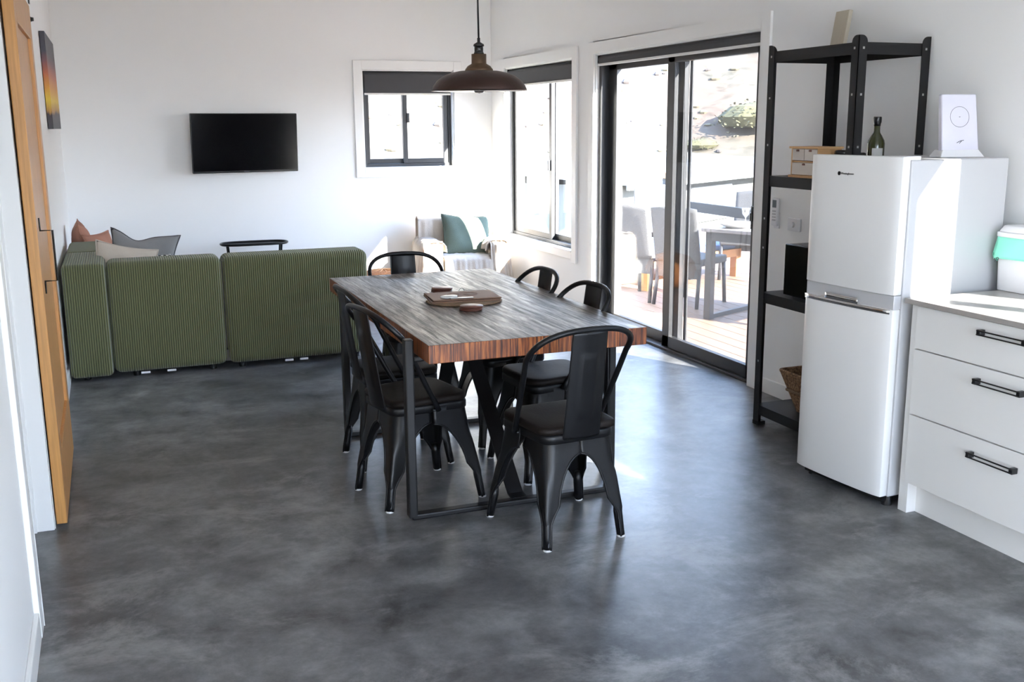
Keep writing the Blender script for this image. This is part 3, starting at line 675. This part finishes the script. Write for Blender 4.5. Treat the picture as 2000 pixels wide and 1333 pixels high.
def throwpiece(m, path, w0, w1, axis, **k): m.grid(drape('', '', path, w0, w1, axis, **k), 44, 40)
m = MB()
throwpiece(m, [(.43, .28), (.405, .57), (.37, .695), (.27, .730), (.15, .705), (.125, .57), (.115, .41)], -.42, .36, 'y', amp=.008, fr=5, seed=2)
throwpiece(m, [(-.255, .44), (-.262, .50), (-.29, .53), (-.41, .53), (-.455, .48), (-.47, .25), (-.475, .04)], -.40, .30, 'x', amp=-.012, fr=4, seed=3)
throwpiece(m, [(.255, .44), (.262, .50), (.29, .53), (.41, .53), (.455, .48), (.47, .25), (.475, .04)], -.40, .42, 'x', amp=.014, fr=4, seed=4)
throwpiece(m, [(.05, .393), (-.36, .396), (-.41, .37), (-.425, .25), (-.43, .04)], -.26, .26, 'y', amp=-.010, fr=4, seed=5)
throwpiece(m, [(-.33, .535), (-.39, .50), (-.41, .30), (-.425, .04)], -.47, -.26, 'y', amp=-.012, fr=2, seed=6)
throwpiece(m, [(-.33, .535), (-.39, .50), (-.41, .30), (-.425, .04)], .26, .48, 'y', amp=-.014, fr=3, seed=7)
o = m.build('throw_blanket', THROW, smooth=True, solid=.004, auto=False); o.location = (-.525, -.49, 0); o.rotation_euler = (0, 0, R(-6)); o.scale = (.86, .92, 1); tag(o, 'oatmeal throw blanket draped over the corner armchair with loose folds', 'blanket')
cushion('cushion', SAGE, .48, .44, .17, 'sage green cushion propped up on the corner armchair', (-.45, -.50, .545), (62, 4, -6), SAGE)
t = thing('pouf', 'round woven rattan pouf in the sun between the sofa and the armchair', 'pouf', (-1.37, -.90, 0))
MB().lathe([(.0, 0), (.20, 0), (.26, .05), (.285, .14), (.275, .24), (.22, .30), (.12, .325), (0, .33)], (0, 0, 0), 40).build('woven_cover', mat('orange_rattan', (.42, .15, .035), .7, var=.7, scale=28, bump=1, bscale=60), t, smooth=True)
for k in range(6):
    ph = k*pi/6
    MB().tube([(.29*cos(a_)*cos(ph)*1, .29*cos(a_)*sin(ph), .155+.178*sin(a_)) for a_ in [pi*i/16 for i in range(17)]], .007, 6).build('cane_band', TEAK, t, smooth=True)

# ------------------------------------------------------------------ shelving unit
t = thing('shelving_unit', 'tall black metal shelving unit between the sliding door and the fridge', 'shelf', (-.24, -5.59, 0))
X0, X1, Y0, Y1 = -.2, .2, -.335, .335
def post(x, y, sx, sy):
    m = MB(); tk = .003; w_ = .047
    m.box(x, x-sx*w_, y, y-sy*tk, .004, 1.925); m.box(x, x-sx*tk, y, y-sy*w_, .004, 1.925)
    n_ = 8
    for flip in (0, 1):
        pr = [(0, 1.925), (0, 1.955), (w_*.35, 1.955)] + [(w_*.35+w_*.65*sin(pi/2*k/n_), 1.925+.030*cos(pi/2*k/n_)) for k in range(1, n_+1)]
        vs = []
        for d in (0, tk):
            for (a_, z_) in pr: vs.append((x-sx*a_, y-sy*d, z_) if not flip else (x-sx*d, y-sy*a_, z_))
        k_ = len(pr); m.add(vs, [tuple(range(k_)), tuple(range(k_, 2*k_))[::-1]] + [(i, (i+1) % k_, k_+(i+1) % k_, k_+i) for i in range(k_)])
    p = m.build('post', STEEL, t)
    b_ = MB()
    for z in (.35, .95, 1.10, 1.47, 1.70, 1.90):
        for a_ in (.014,): 
            for fl in (0, 1):
                c = (x-sx*.026, y, z) if fl else (x, y-sy*.026, z)
                b_.box(c[0]-(.005 if fl else sx*-.002), c[0]+(.005 if fl else sx*.0015), c[1]-(.005 if not fl else sy*-.002), c[1]+(.005 if not fl else sy*.0015), z-.005, z+.005)
    b_.build('bolt_heads', SILVER, p)
    MB().box(x+sx*.002, x-sx*.046, y+sy*.002, y-sy*.046, 0, .02).build('foot_cap', DARKP, p)
for sx in (-1, 1):
    for sy in (-1, 1): post(X1*sx, Y1*sy, sx, sy)
for z in (.11, .715, 1.315, 1.925):
    m = MB(); e = .0045; m.box(X0+e, X1-e, Y0+e, Y1-e, z-.012, z); th = .052
    m.box(X0+e, X0+e+.002, Y0+e, Y1-e, z-th, z); m.box(X1-e-.002, X1-e, Y0+e, Y1-e, z-th, z); m.box(X0+e, X1-e, Y0+e, Y0+e+.002, z-th, z); m.box(X0+e, X1-e, Y1-e-.002, Y1-e, z-th, z)
    m.build('shelf', STEEL, t, bevel=.001)

# things on the shelves
t = thing('desk_drawers', 'little bamboo box with pale mini drawers on the second shelf from the top', 'drawers', (-.335, -5.53, 1.3155))
MB().box(-.075, .075, -.112, .112, .140, .150).box(-.075, .075, -.112, .112, 0, .012).box(-.066, .07, -.104, -.098, .012, .14).box(-.066, .07, .096, .104, .012, .14).box(-.062, .07, -.1, .1, .074, .080).box(.064, .07, -.1, .1, .012, .14).build('drawer_carcass', BAMBOO, t, bevel=.001)
for (y0, y1, z0, z1) in ((-.096, .0, .083, .138), (.003, .094, .083, .138), (-.096, .094, .014, .072)):
    f = MB().box(-.067, .055, y0, y1, z0, z1).build('drawer', MAPLE, t, bevel=.001)
    yc = (y0+y1)/2; MB().lathe([(0, 0), (.007, 0), (.008, .008), (0, .010)], (-.070, yc, z1-.012), 12).build('knob', MAHOG, f)
t = thing('glass_bottle', 'dark green glass bottle with a black cap standing on the shelf behind the fridge', 'bottle', (-.205, -5.80, 1.3155))
MB().lathe([(.0, 0), (.036, 0), (.039, .006), (.039, .165), (.036, .18), (.024, .202), (.0155, .215), (.014, .225), (.0135, .262), (0, .262)], (0, 0, 0), 32).build('bottle_glass', BOTTLE, t, smooth=True)
MB().lathe([(0, .288), (.0175, .288), (.0185, .283), (.0185, .264), (.0155, .255), (.0152, .246)], (0, 0, 0), 20).build('bottle_cap', DARKP, t, smooth=True)
def lab(u, v): a_ = R(205)+R(75)*u; return (.0396*cos(a_), .0396*sin(a_), .05+.095*v)
MB().grid(lab, 10, 2).build('bottle_label', PAPER, t, solid=.0006)
for (x, y, h_, w_, lb) in ((-.30, -5.68, .135, .034, 'black lidded jar on the shelf, left of the one partly behind the front post'), (-.355, -5.865, .128, .032, 'black lidded jar on the shelf just right of the front post')):
    t = thing('jar', lb, 'jar', (x, y, 1.3155), group='black jars behind the fridge top')
    MB().lathe([(0, 0), (w_, 0), (w_+.002, .004), (w_+.002, h_-.03), (w_-.004, h_-.02)], (0, 0, 0), 24).build('jar_body', DARKP, t, smooth=True)
    MB().lathe([(w_-.001, h_-.022), (w_+.002, h_-.018), (w_, h_-.004), (w_-.008, h_), (0, h_)], (0, 0, 0), 24).build('lid', DARKP, t, smooth=True)
o = MB().box(-.011, .011, -.06, .06, 0, .20).build('chopping_board', BOARD, bevel=.004); o.location = (-.095, -5.34, 1.927); o.rotation_euler = (0, R(9), R(-6)); tag(o, 'upright beige board leaning on the wall on top of the shelving unit', 'board')
t = thing('microwave_oven', 'black microwave oven on the shelf behind the fridge', 'microwave', (-.23, -5.655, .7155))
MB().box(-.165, .17, -.245, .225, .012, .268).build('oven_body', DARKP, t, bevel=.006)
f = MB().box(-.185, -.166, -.12, .225, .012, .268).build('oven_door', SCREEN, t, bevel=.004); MB().tube([(-.205, -.10, .05), (-.205, -.10, .23)], .007, 8).build('door_handle', DARKP, f)
MB().box(-.183, -.166, -.245, -.122, .012, .268).build('control_panel', DARKP, t, bevel=.003)
for x in (-.13, .13):
    for y in (-.2, .2): MB().lathe([(.012, 0), (.012, .012)], (x, y, 0), 10).build('foot', DARKP, t)
# woven basket, bottom shelf
t = thing('woven_basket', 'tapered brown seagrass basket on the bottom shelf', 'basket', (-.245, -5.60, .1105))
m = MB(); N_ = 12; lev = []
def sq(hx, hy, z, r=.02): return [(x, y, z) for x, y in rrect(-hx, hx, -hy, hy, r, 4)]
L1 = [sq(.085+.055*k/N_, .135+.085*k/N_, .205*k/N_+.0, .02) for k in range(N_+1)]
L2 = [sq(.075+.055*k/N_, .125+.085*k/N_, .205*k/N_+.006*(k == 0), .018) for k in range(N_, -1, -1)]
L0 = L1+L2; k_ = len(L1[0]); m.v = [p for s in L0 for p in s]
m.f = [(a_*k_+i, a_*k_+(i+1) % k_, (a_+1)*k_+(i+1) % k_, (a_+1)*k_+i) for a_ in range(len(L0)-1) for i in range(k_)] + [tuple(range(k_))[::-1], tuple((len(L0)-1)*k_+i for i in range(k_))]; m.m = [0]*len(m.f)
m.build('basket_body', BASKET, t, smooth=True)
MB().tube([(x, y, .208) for x, y in rrect(-.136, .136, -.216, .216, .022, 4)], .009, 8, closed=True).build('basket_rim', BASKET, t, smooth=True)
MB().tube([(x, y, .11) for x, y in rrect(-.118, .118, -.184, .184, .022, 4)], .007, 8, closed=True).build('woven_band', WOVEN, t, smooth=True)

# wall remote and socket
t = thing('remote_control', 'white air conditioner remote in a holder on the wall behind the shelves', 'remote', (-.001, -4.78, 1.0))
MB().box(-.008, .0, -.026, .026, -.015, .07).build('holder', WPL, t, bevel=.003); MB().box(-.026, -.008, -.025, .025, .0, .16).build('remote_body', WPL, t, bevel=.005)
MB().box(-.0275, -.026, -.018, .018, .105, .148).build('display', LCD, t)
m = MB()
for i in range(4):
    for j in range(3): m.box(-.0275, -.026, -.016+.012*j, -.008+.012*j, .03+.017*i, .038+.017*i)
m.build('buttons', mat('grey_buttons', (.4, .4, .42), .5), t)
t = thing('wall_switch', 'white fan control plate with a round knob on the wall', 'switch', (-.0005, -4.945, 1.02))
MB().box(-.010, 0, -.058, .058, -.036, .036).build('faceplate', WPL, t, bevel=.003)
MB().lathe([(.016, 0), (.015, .012), (0, .013)], (0, 0, 0), 20).build('knob', WPL, t).rotation_euler = (0, R(-90), 0)
t.children[-1].location = (-.010, .005, 0)

# ------------------------------------------------------------------ fridge
t = thing('fridge', 'white top-freezer fridge with a mirrored handle strip beside the kitchen drawers', 'fridge', (-.655, -6.262, 0), R(4.9))
# local: x depth into the wall (+), y width, front at x=-.055
W2 = .252
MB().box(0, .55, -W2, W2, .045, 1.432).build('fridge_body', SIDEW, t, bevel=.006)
def door(name, z0, z1):
    m = MB(); n_ = 14; P = []
    for k in range(n_+1):
        y = -W2+2*W2*k/n_; P.append((-.045-.016*(1-(y/W2)**2)**.5 if abs(y) < W2 else -.045, y))
    P = [(-.006, W2), ] + [(a_, b_) for a_, b_ in P[::-1]] + [(-.006, -W2)]
    return m.prism(P, z0, z1).build(name, WHITE, t, smooth=True, bevel=.004)
fd = door('freezer_door', .900, 1.446)
ld = door('fridge_door', .052, .842)
MB().box(-.042, -.004, -W2+.003, W2-.003, .842, .898).build('handle_recess', SIDEW, t)
def strip(z0f, z1, y0, y1, nm):
    m = MB(); n_ = 14
    def X(y): return -.0465-.016*(max(0, 1-(y/W2)**2))**.5
    m.grid(lambda u, v: (X(y0+(y1-y0)*u), y0+(y1-y0)*u, z0f+(z1-z0f)*v), n_, 1); return m.build(nm, CHROME, ld, smooth=True, solid=.002)
strip(.824, .842, -W2+.012, W2-.002, 'mirror_strip'); strip(.8425, .866, -.075, .115, 'mirror_handle')
MB().box(-.012, .03, -W2+.02, W2-.02, .02, .05).build('plinth', DARKP, t)
for x, y in ((.03, -.22), (.03, .22), (.5, -.22), (.5, .22)): MB().lathe([(.022, 0), (.02, .046)], (x, y, 0), 14).build('foot', DARKP, t)
MB().box(-.03, .05, -.25, -.16, 1.432, 1.4475).build('hinge_cover', WPL, t, bevel=.003)
MLOGO = Matrix.Translation((-.0625, .025, 1.372)) @ Matrix.Rotation(R(-90), 4, 'Z') @ Matrix.Rotation(R(90), 4, 'X')
text('logo_text', 'Westinghouse', .0125, INK, fd, MLOGO)
o = MB().lathe([(.0085, 0), (.0085, .001), (.0062, .001), (.0062, 0)], (0, 0, 0), 24).build('logo_ring', INK, fd); o.rotation_euler = (0, R(-90), 0); o.location = (-.0615, .072, 1.372)
text('logo_mark', 'W', .009, INK, fd, Matrix.Translation((-.0620, .072, 1.372)) @ Matrix.Rotation(R(-90), 4, 'Z') @ Matrix.Rotation(R(90), 4, 'X'))

t = thing('wifi_router', 'slim white router standing tilted on top of the fridge', 'router', (-.21, -6.30, 1.433), R(78))
# local x across the face, -y faces the room
def pr(m, y0b, y1b, y0t, y1t, w0, w1, z0, z1):
    m.add([(-w0, y0b, z0), (w0, y0b, z0), (w0, y1b, z0), (-w0, y1b, z0), (-w1, y0t, z1), (w1, y0t, z1), (w1, y1t, z1), (-w1, y1t, z1)], [(0,3,2,1),(4,5,6,7),(0,1,5,4),(1,2,6,5),(2,3,7,6),(3,0,4,7)])
t.rotation_euler = (0, 0, R(-14))
m = MB(); pr(m, -.035, -.003, .012, .040, .083, .077, .012, .258); m.build('router_body', mat('lilac_white_plastic', (.66, .65, .74), .35), t, bevel=.006, seg=3, smooth=True)
m = MB(); pr(m, -.055, .045, -.034, .030, .098, .080, 0, .03); m.build('router_foot', WPL, t, bevel=.003)
def ri(z): return -.035+(.047)*(z-.012)/.246-.0006
m = MB(); m.tube([(.042*cos(2*pi*i/32), ri(.165+.042*sin(2*pi*i/32)), .165+.042*sin(2*pi*i/32)) for i in range(32)], .0008, 4, closed=True)
m.lathe([(0, 0), (.003, 0), (.003, .002), (0, .002)], (0, ri(.165), .164), 10); m.tube([(-.016, ri(.06), .058), (.0, ri(.064), .066), (.016, ri(.07), .069)], .0014, 4).tube([(-.004, ri(.056), .056), (.006, ri(.064), .066)], .0014, 4)
m.build('router_marks', INKG, t)

# ------------------------------------------------------------------ kitchen drawers and worktop
CX = -.622; YA, YB = -6.540, -7.66
def cabinet(ya, yb, label, filler):
    t = thing('kitchen_cabinet', label, 'cabinet', (-.3, (ya+yb)/2, 0)); oy = -(ya+yb)/2; ox = .3
    B = lambda x0, x1, y0, y1, z0, z1: (x0+ox, x1+ox, y0+oy, y1+oy, z0, z1)
    f0 = ya-.045 if filler else ya
    m = MB(); m.box(*B(-.600, -.03, yb, ya, .135, .872)); m.build('carcass', CAB, t)
    if filler: MB().box(*B(-.602, -.03, f0-.004, ya, 0, .872)).build('end_panel', CAB, t, bevel=.001)
    MB().box(*B(-.555, -.53, yb, f0, 0, .135)).build('kickboard', CAB, t)
    zs = [(.139, .424), (.429, .694), (.699, .868)]
    for z0, z1 in zs:
        d = MB().box(*B(-.622, -.602, yb+.003, f0-.002, z0, z1)).build('drawer', CAB, t, bevel=.0012)
        hz = z1-.04 if z1 < .86 else z1-.043
        if z1 < .5: hz = z1-.065
        elif z1 < .8: hz = z1-.052
        hc = (f0-.34)
        m = MB()
        for y in (hc, hc-.20): m.box(*B(-.65, -.622, y-.008, y+.008, hz-.011, hz+.011))
        for zz in (-.0075, .0075): m.tube([(-.648+ox, hc+.009+oy, hz+zz), (-.648+ox, hc-.209+oy, hz+zz)], .0035, 6)
        m.build('handle', DARKP, d, bevel=.002)
    return t
cabinet(-6.540, -7.50, 'white kitchen drawer unit of three drawers right beside the fridge', True)
m = MB().box(-.64, -.005, -7.515, -6.535, .873, .893); m.m = [1, 0, 1, 1, 1, 1]; o = m.build('worktop', [WTOP, WTE], bevel=.0015); tag(o, 'pale stone kitchen worktop with a grey edge running right from the fridge', 'worktop')

# bin with a mint bag
t = thing('waste_bin', 'white lidded benchtop bin lined with a mint green bag', 'bin', (-.102, -6.628, .8935), 0)
def taper(hx0, hy0, hx1, hy1, z0, z1, r=.03, n_=3):
    m = MB(); L0 = []
    for k in range(n_+1):
        q_ = k/n_; L0.append([(x, y, z0+(z1-z0)*q_) for x, y in rrect(-(hx0+(hx1-hx0)*q_), hx0+(hx1-hx0)*q_, -(hy0+(hy1-hy0)*q_), hy0+(hy1-hy0)*q_, r, 5)])
    k_ = len(L0[0]); m.v = [p for s in L0 for p in s]; m.f = [(a_*k_+i, a_*k_+(i+1) % k_, (a_+1)*k_+(i+1) % k_, (a_+1)*k_+i) for a_ in range(n_) for i in range(k_)]+[tuple(range(k_))[::-1], tuple(n_*k_+i for i in range(k_))]; m.m = [0]*len(m.f); return m
taper(.052, .118, .060, .126, 0, .235).build('bin_body', WPL, t, smooth=True, bevel=.004)
m = MB(); NN = 64
def bag(u, v):
    a_ = 2*pi*u; P = rrect(-.062, .062, -.128, .128, .03, 15); i = int(u*NN) % NN; x, y = P[i % len(P)]
    low = .085+.035*sin(a_+2.2)+.012*sin(5*a_); out = 1+.10*v*(1+.5*sin(7*a_))*.9+.02*sin(11*a_)*v
    return (min(x*out, .075), y*min(out, 1.12), .223-(low+.03)*v)
NN = len(rrect(-.062, .062, -.128, .128, .03, 15)); m.grid(bag, NN, 8); m.build('bin_bag', MINT, t, smooth=True, solid=.001, auto=False)
taper(.066, .132, .066, .132, .221, .241, .034, 1).build('lid_rim', WPL, t, smooth=True, bevel=.004)
taper(.062, .127, .050, .112, .241, .268, .034, 2).build('lid', WPL, t, smooth=True, bevel=.006)
text('bag_print', 'or', .026, INK, t, Matrix.Translation((-.0725, .098, .128)) @ Matrix.Rotation(R(-78), 4, 'Z') @ Matrix.Rotation(R(90), 4, 'X') @ Matrix.Rotation(R(205), 4, 'Z'))

# ------------------------------------------------------------------ outdoors
m = MB()
for k in range(34): m.box(.20+.142*k, .20+.142*k+.136, -9.5, 4.2, -.055, -.03)
m.box(.2, 5.0, -9.5, 4.2, -.2, -.06)
o = m.build('deck', DECK); o['kind'] = 'structure'
def hgt(x, y):
    r_ = math.hypot(x, y); a_ = math.atan2(y, x)
    k = max(0, min(1, (a_+.55)/.5)) * max(0, min(1, (2.6-a_)/.4))
    s_ = max(0, min(1, (r_-6)/6)); s_ = s_*s_*(3-2*s_)
    base = -.9-1.4*s_
    h_ = max(0, r_-20)*.46*k
    return base + min(h_, 13+2*sin(a_*5)+1.5*sin(a_*11)) + .25*sin(x*.31+1)*sin(y*.27)
m = MB()
def gg(u, v):
    x, y = -70+190*u, -90+210*v
    z = hgt(x, y)
    return (x, y, z)
m.grid(gg, 110, 120)
o = m.build('ground', HILL, smooth=True, auto=False); o['kind'] = 'structure'
# boulders and tussocks scattered on the hillside, far beyond counting
def scatter(name, m_, n_, s0, s1, label, cat, flat=.6, seed=1):
    rnd = random.Random(seed); mb = MB()
    for _ in range(n_):
        a_ = rnd.uniform(.0, 2.0); r_ = rnd.uniform(21, 48); x, y = r_*cos(a_), r_*sin(a_); s = rnd.uniform(s0, s1)*(.4+r_/45); z = hgt(x, y)
        mb.lathe([(0, -.3*s), (s*.8, -.2*s), (s, .1*s), (s*.7, flat*s*.7), (0, flat*s)], (x, y, z), 7, rnd.uniform(.6, 1.4), rnd.uniform(.6, 1.2))
    o = mb.build(name, m_, smooth=False); tag(o, label, cat, kind='stuff'); return o
scatter('hillside_rocks', ROCK, 300, .06, .24, 'grey rocks scattered over the dry hillside', 'rocks', .7, 3)
scatter('dry_tussock_grass', TUSS, 700, .08, .24, 'pale dry tussocks scattered over the hillside', 'grass', .5, 5)
# shed
t = thing('shed', 'cream corrugated steel shed with a pale roof beyond the deck', 'shed', (9.205, 11.8, -2.4), R(32))
m = MB(); nr = 120
m.grid(lambda u, v: (-3+12*u, .02*sin(2*pi*nr*u), 2.66*v), 600, 1); m.build('corrugated_wall', SHEDW, t, smooth=True, auto=False)
MB().box(-3, -2.9, .05, 5, 0, 2.66).box(8.9, 9, .05, 5, 0, 2.66).box(-3, 9, 5, 5.1, 0, 2.8).build('side_wall', SHEDW, t)
m = MB(); m.add([(-3.3, -.35, 2.70), (9.3, -.35, 2.70), (9.3, 5.3, 3.0), (-3.3, 5.3, 3.0), (-3.3, -.35, 2.76), (9.3, -.35, 2.76), (9.3, 5.3, 3.06), (-3.3, 5.3, 3.06)], [(0,3,2,1),(4,5,6,7),(0,1,5,4),(1,2,6,5),(2,3,7,6),(3,0,4,7)]); m.build('roof', SHEDR, t)
MB().box(-3.3, 9.3, -.40, -.34, 2.60, 2.74).build('gutter', SHEDG, t)
f = MB().box(.25, 2.5, -.07, -.03, 1.60, 2.46).build('window_frame', BAR, t); MB().box(.31, 1.35, -.085, -.07, 1.66, 2.40).build('window_glass', SHEDG, f); MB().box(1.41, 2.44, -.085, -.07, 1.66, 2.40).build('window_glass', SHEDG, f)
# shrub
def blob(name, label, x, y, s, seed, cat='shrub'):
    rnd = random.Random(seed); mb = MB()
    for _ in range(1100):
        v = Vector((rnd.gauss(0, 1), rnd.gauss(0, 1), abs(rnd.gauss(0, 1)))).normalized()*s*rnd.uniform(.55, 1)
        c = Vector((v.x*1.5, v.y*1.2, v.z*.85)); r_ = s*.04; a_ = rnd.uniform(0, 6); d1 = Vector((cos(a_), sin(a_), rnd.uniform(-.5, .9)))*r_; d2 = Vector((-sin(a_), cos(a_), rnd.uniform(-.5, .8)))*r_
        mb.add([c-d1, c-d2, c+d1, c+d2], [(0, 1, 2, 3)])
    mb.lathe([(0, 0), (s*.9, .05), (s*1.05, s*.3), (s*.75, s*.6), (0, s*.75)], (0, 0, 0), 12, 1.25, 1.0)
    o = mb.build(name, SHRUB); o.location = (x, y, hgt(x, y)-.1); tag(o, label, cat); return o
blob('shrub', 'big olive green bush on the hillside above the shed roof', 18.2, 21.8, 1.25, 4)
blob('shrub', 'low dark bush left of the big olive bush on the hillside', 15.6, 21.6, .5, 9)
# deck rail
t = thing('deck_railing', 'low slate grey deck rail behind the outdoor table', 'railing', (2.05, -1.0, -.03))
MB().box(-.02, .02, -2.2, .64, .715, .815).build('top_rail', RAIL, t, bevel=.004)
for y in (-2.1, .55): MB().box(-.018, .018, y-.03, y+.03, 0, .715).build('post', RAIL, t)
t = thing('pergola_post', 'short square timber capped post at the deck edge', 'post', (3.6, 2.75, -.03)); MB().box(-.07, .07, -.07, .07, 0, .88).build('post_shaft', RAIL, t); MB().box(-.10, .10, -.12, .12, .88, .95).build('post_cap', TEAK, t)
# outdoor table
RZ = R(24.8)
t = thing('outdoor_table', 'grey outdoor dining table on the deck behind the glass door', 'table', (.995, -2.42, -.03), RZ)
MB().box(-.03, .88, -1.75, .03, .735, .765).build('table_top', GTOP, t, bevel=.004)
MB().box(0, .85, -.03, 0, .66, .735).box(0, .03, -1.7, -.03, .66, .735).box(.82, .85, -1.7, -.03, .66, .735).build('apron', DARKMET, t)
for x in (0.0, .79):
    for y in (-.06, -1.7): MB().box(x, x+.06, y, y+.06, 0, .735).build('leg', DARKMET, t)
MB().box(.06, .79, -.05, -.01, .0, .035).build('floor_rail', DARKMET, t)
for k, (x, y, lb) in enumerate(((1.36, -2.44, 'stemmed glass nearest the door on the outdoor table'), (1.50, -2.52, 'middle stemmed glass on the outdoor table'), (1.63, -2.66, 'stemmed glass farthest to the right on the outdoor table'))):
    t = MB().lathe([(0, 0), (.03, 0), (.004, .006), (.004, .07), (.03, .10), (.034, .15)], (0, 0, 0), 16).build('wine_glass', SILVER, smooth=True); t.location = (x, y, .736); tag(t, lb, 'glass', 'glasses on the outdoor table')
o = MB().lathe([(0, .002), (.08, .002), (.15, .035), (.155, .04), (.148, .042), (.07, .012), (0, .01)], (0, 0, 0), 28).build('serving_bowl', STONE, smooth=True); o.location = (1.22, -2.52, .736); tag(o, 'shallow white bowl on the outdoor table', 'bowl')
def wicker():
    r = thing('wicker_chair', 'x', 'chair')
    m = MB()
    def bk(u, v): x = (u-.5)*.46; return (x, -.23-.10*v-.02*sin(pi*u), .40+.48*v+.02*(1-(2*u-1)**2)*v)
    m.grid(bk, 12, 12); m.build('backrest', WICK, r, smooth=True, solid=.025)
    MB().box(-.23, .23, -.23, .24, .37, .44).build('seat', WICK, r, bevel=.015, seg=3)
    m = MB(); m.grid(lambda u, v: ((u-.5)*.46, -.23+.01*v, .26+.14*v), 6, 2); m.build('seat_skirt', WICK, r, solid=.02)
    for sx in (-1, 1):
        MB().tube([(sx*.21, -.21, .38), (sx*.225, -.27, .0)], .018, 8).build('leg', DARKMET, r, smooth=True)
        MB().tube([(sx*.21, .21, .38), (sx*.22, .23, .0)], .018, 8).build('leg', DARKMET, r, smooth=True)
    return r
w0 = wicker()
for k, (x, y, a_, lb) in enumerate(((1.09, -1.225, -62, 'grey wicker chair outside, leftmost behind the fixed glass'), (1.306, -1.69, -62, 'grey wicker chair outside, half hidden by the middle door stile'), (2.62, -.62, 130, 'grey wicker chair beyond the dark deck rail, rightmost outside'), (2.35, .95, 150, 'grey wicker chair at the far left beyond the front two wicker chairs'))):
    c = w0 if k == 0 else copy_tree(w0)
    c.location = (x, y, -.03); c.rotation_euler = (0, 0, R(a_)); c['label'] = lb; c['group'] = 'wicker chairs on the deck'
t = thing('daybed', 'low teak daybed with a blue cushion on the deck', 'daybed', (1.50, -.30, -.03), R(20))
for x in (-.42, 1.0):
    for y in (-.5, .5): MB().box(x-.04, x+.04, y-.04, y+.04, 0, .30).build('leg', TEAK, t)
MB().box(-.46, 1.04, -.54, .54, .22, .30).build('bed_frame', TEAK, t); MB().box(-.42, 1.0, -.5, .5, .30, .36).build('mattress', BLUEC, t, bevel=.02)
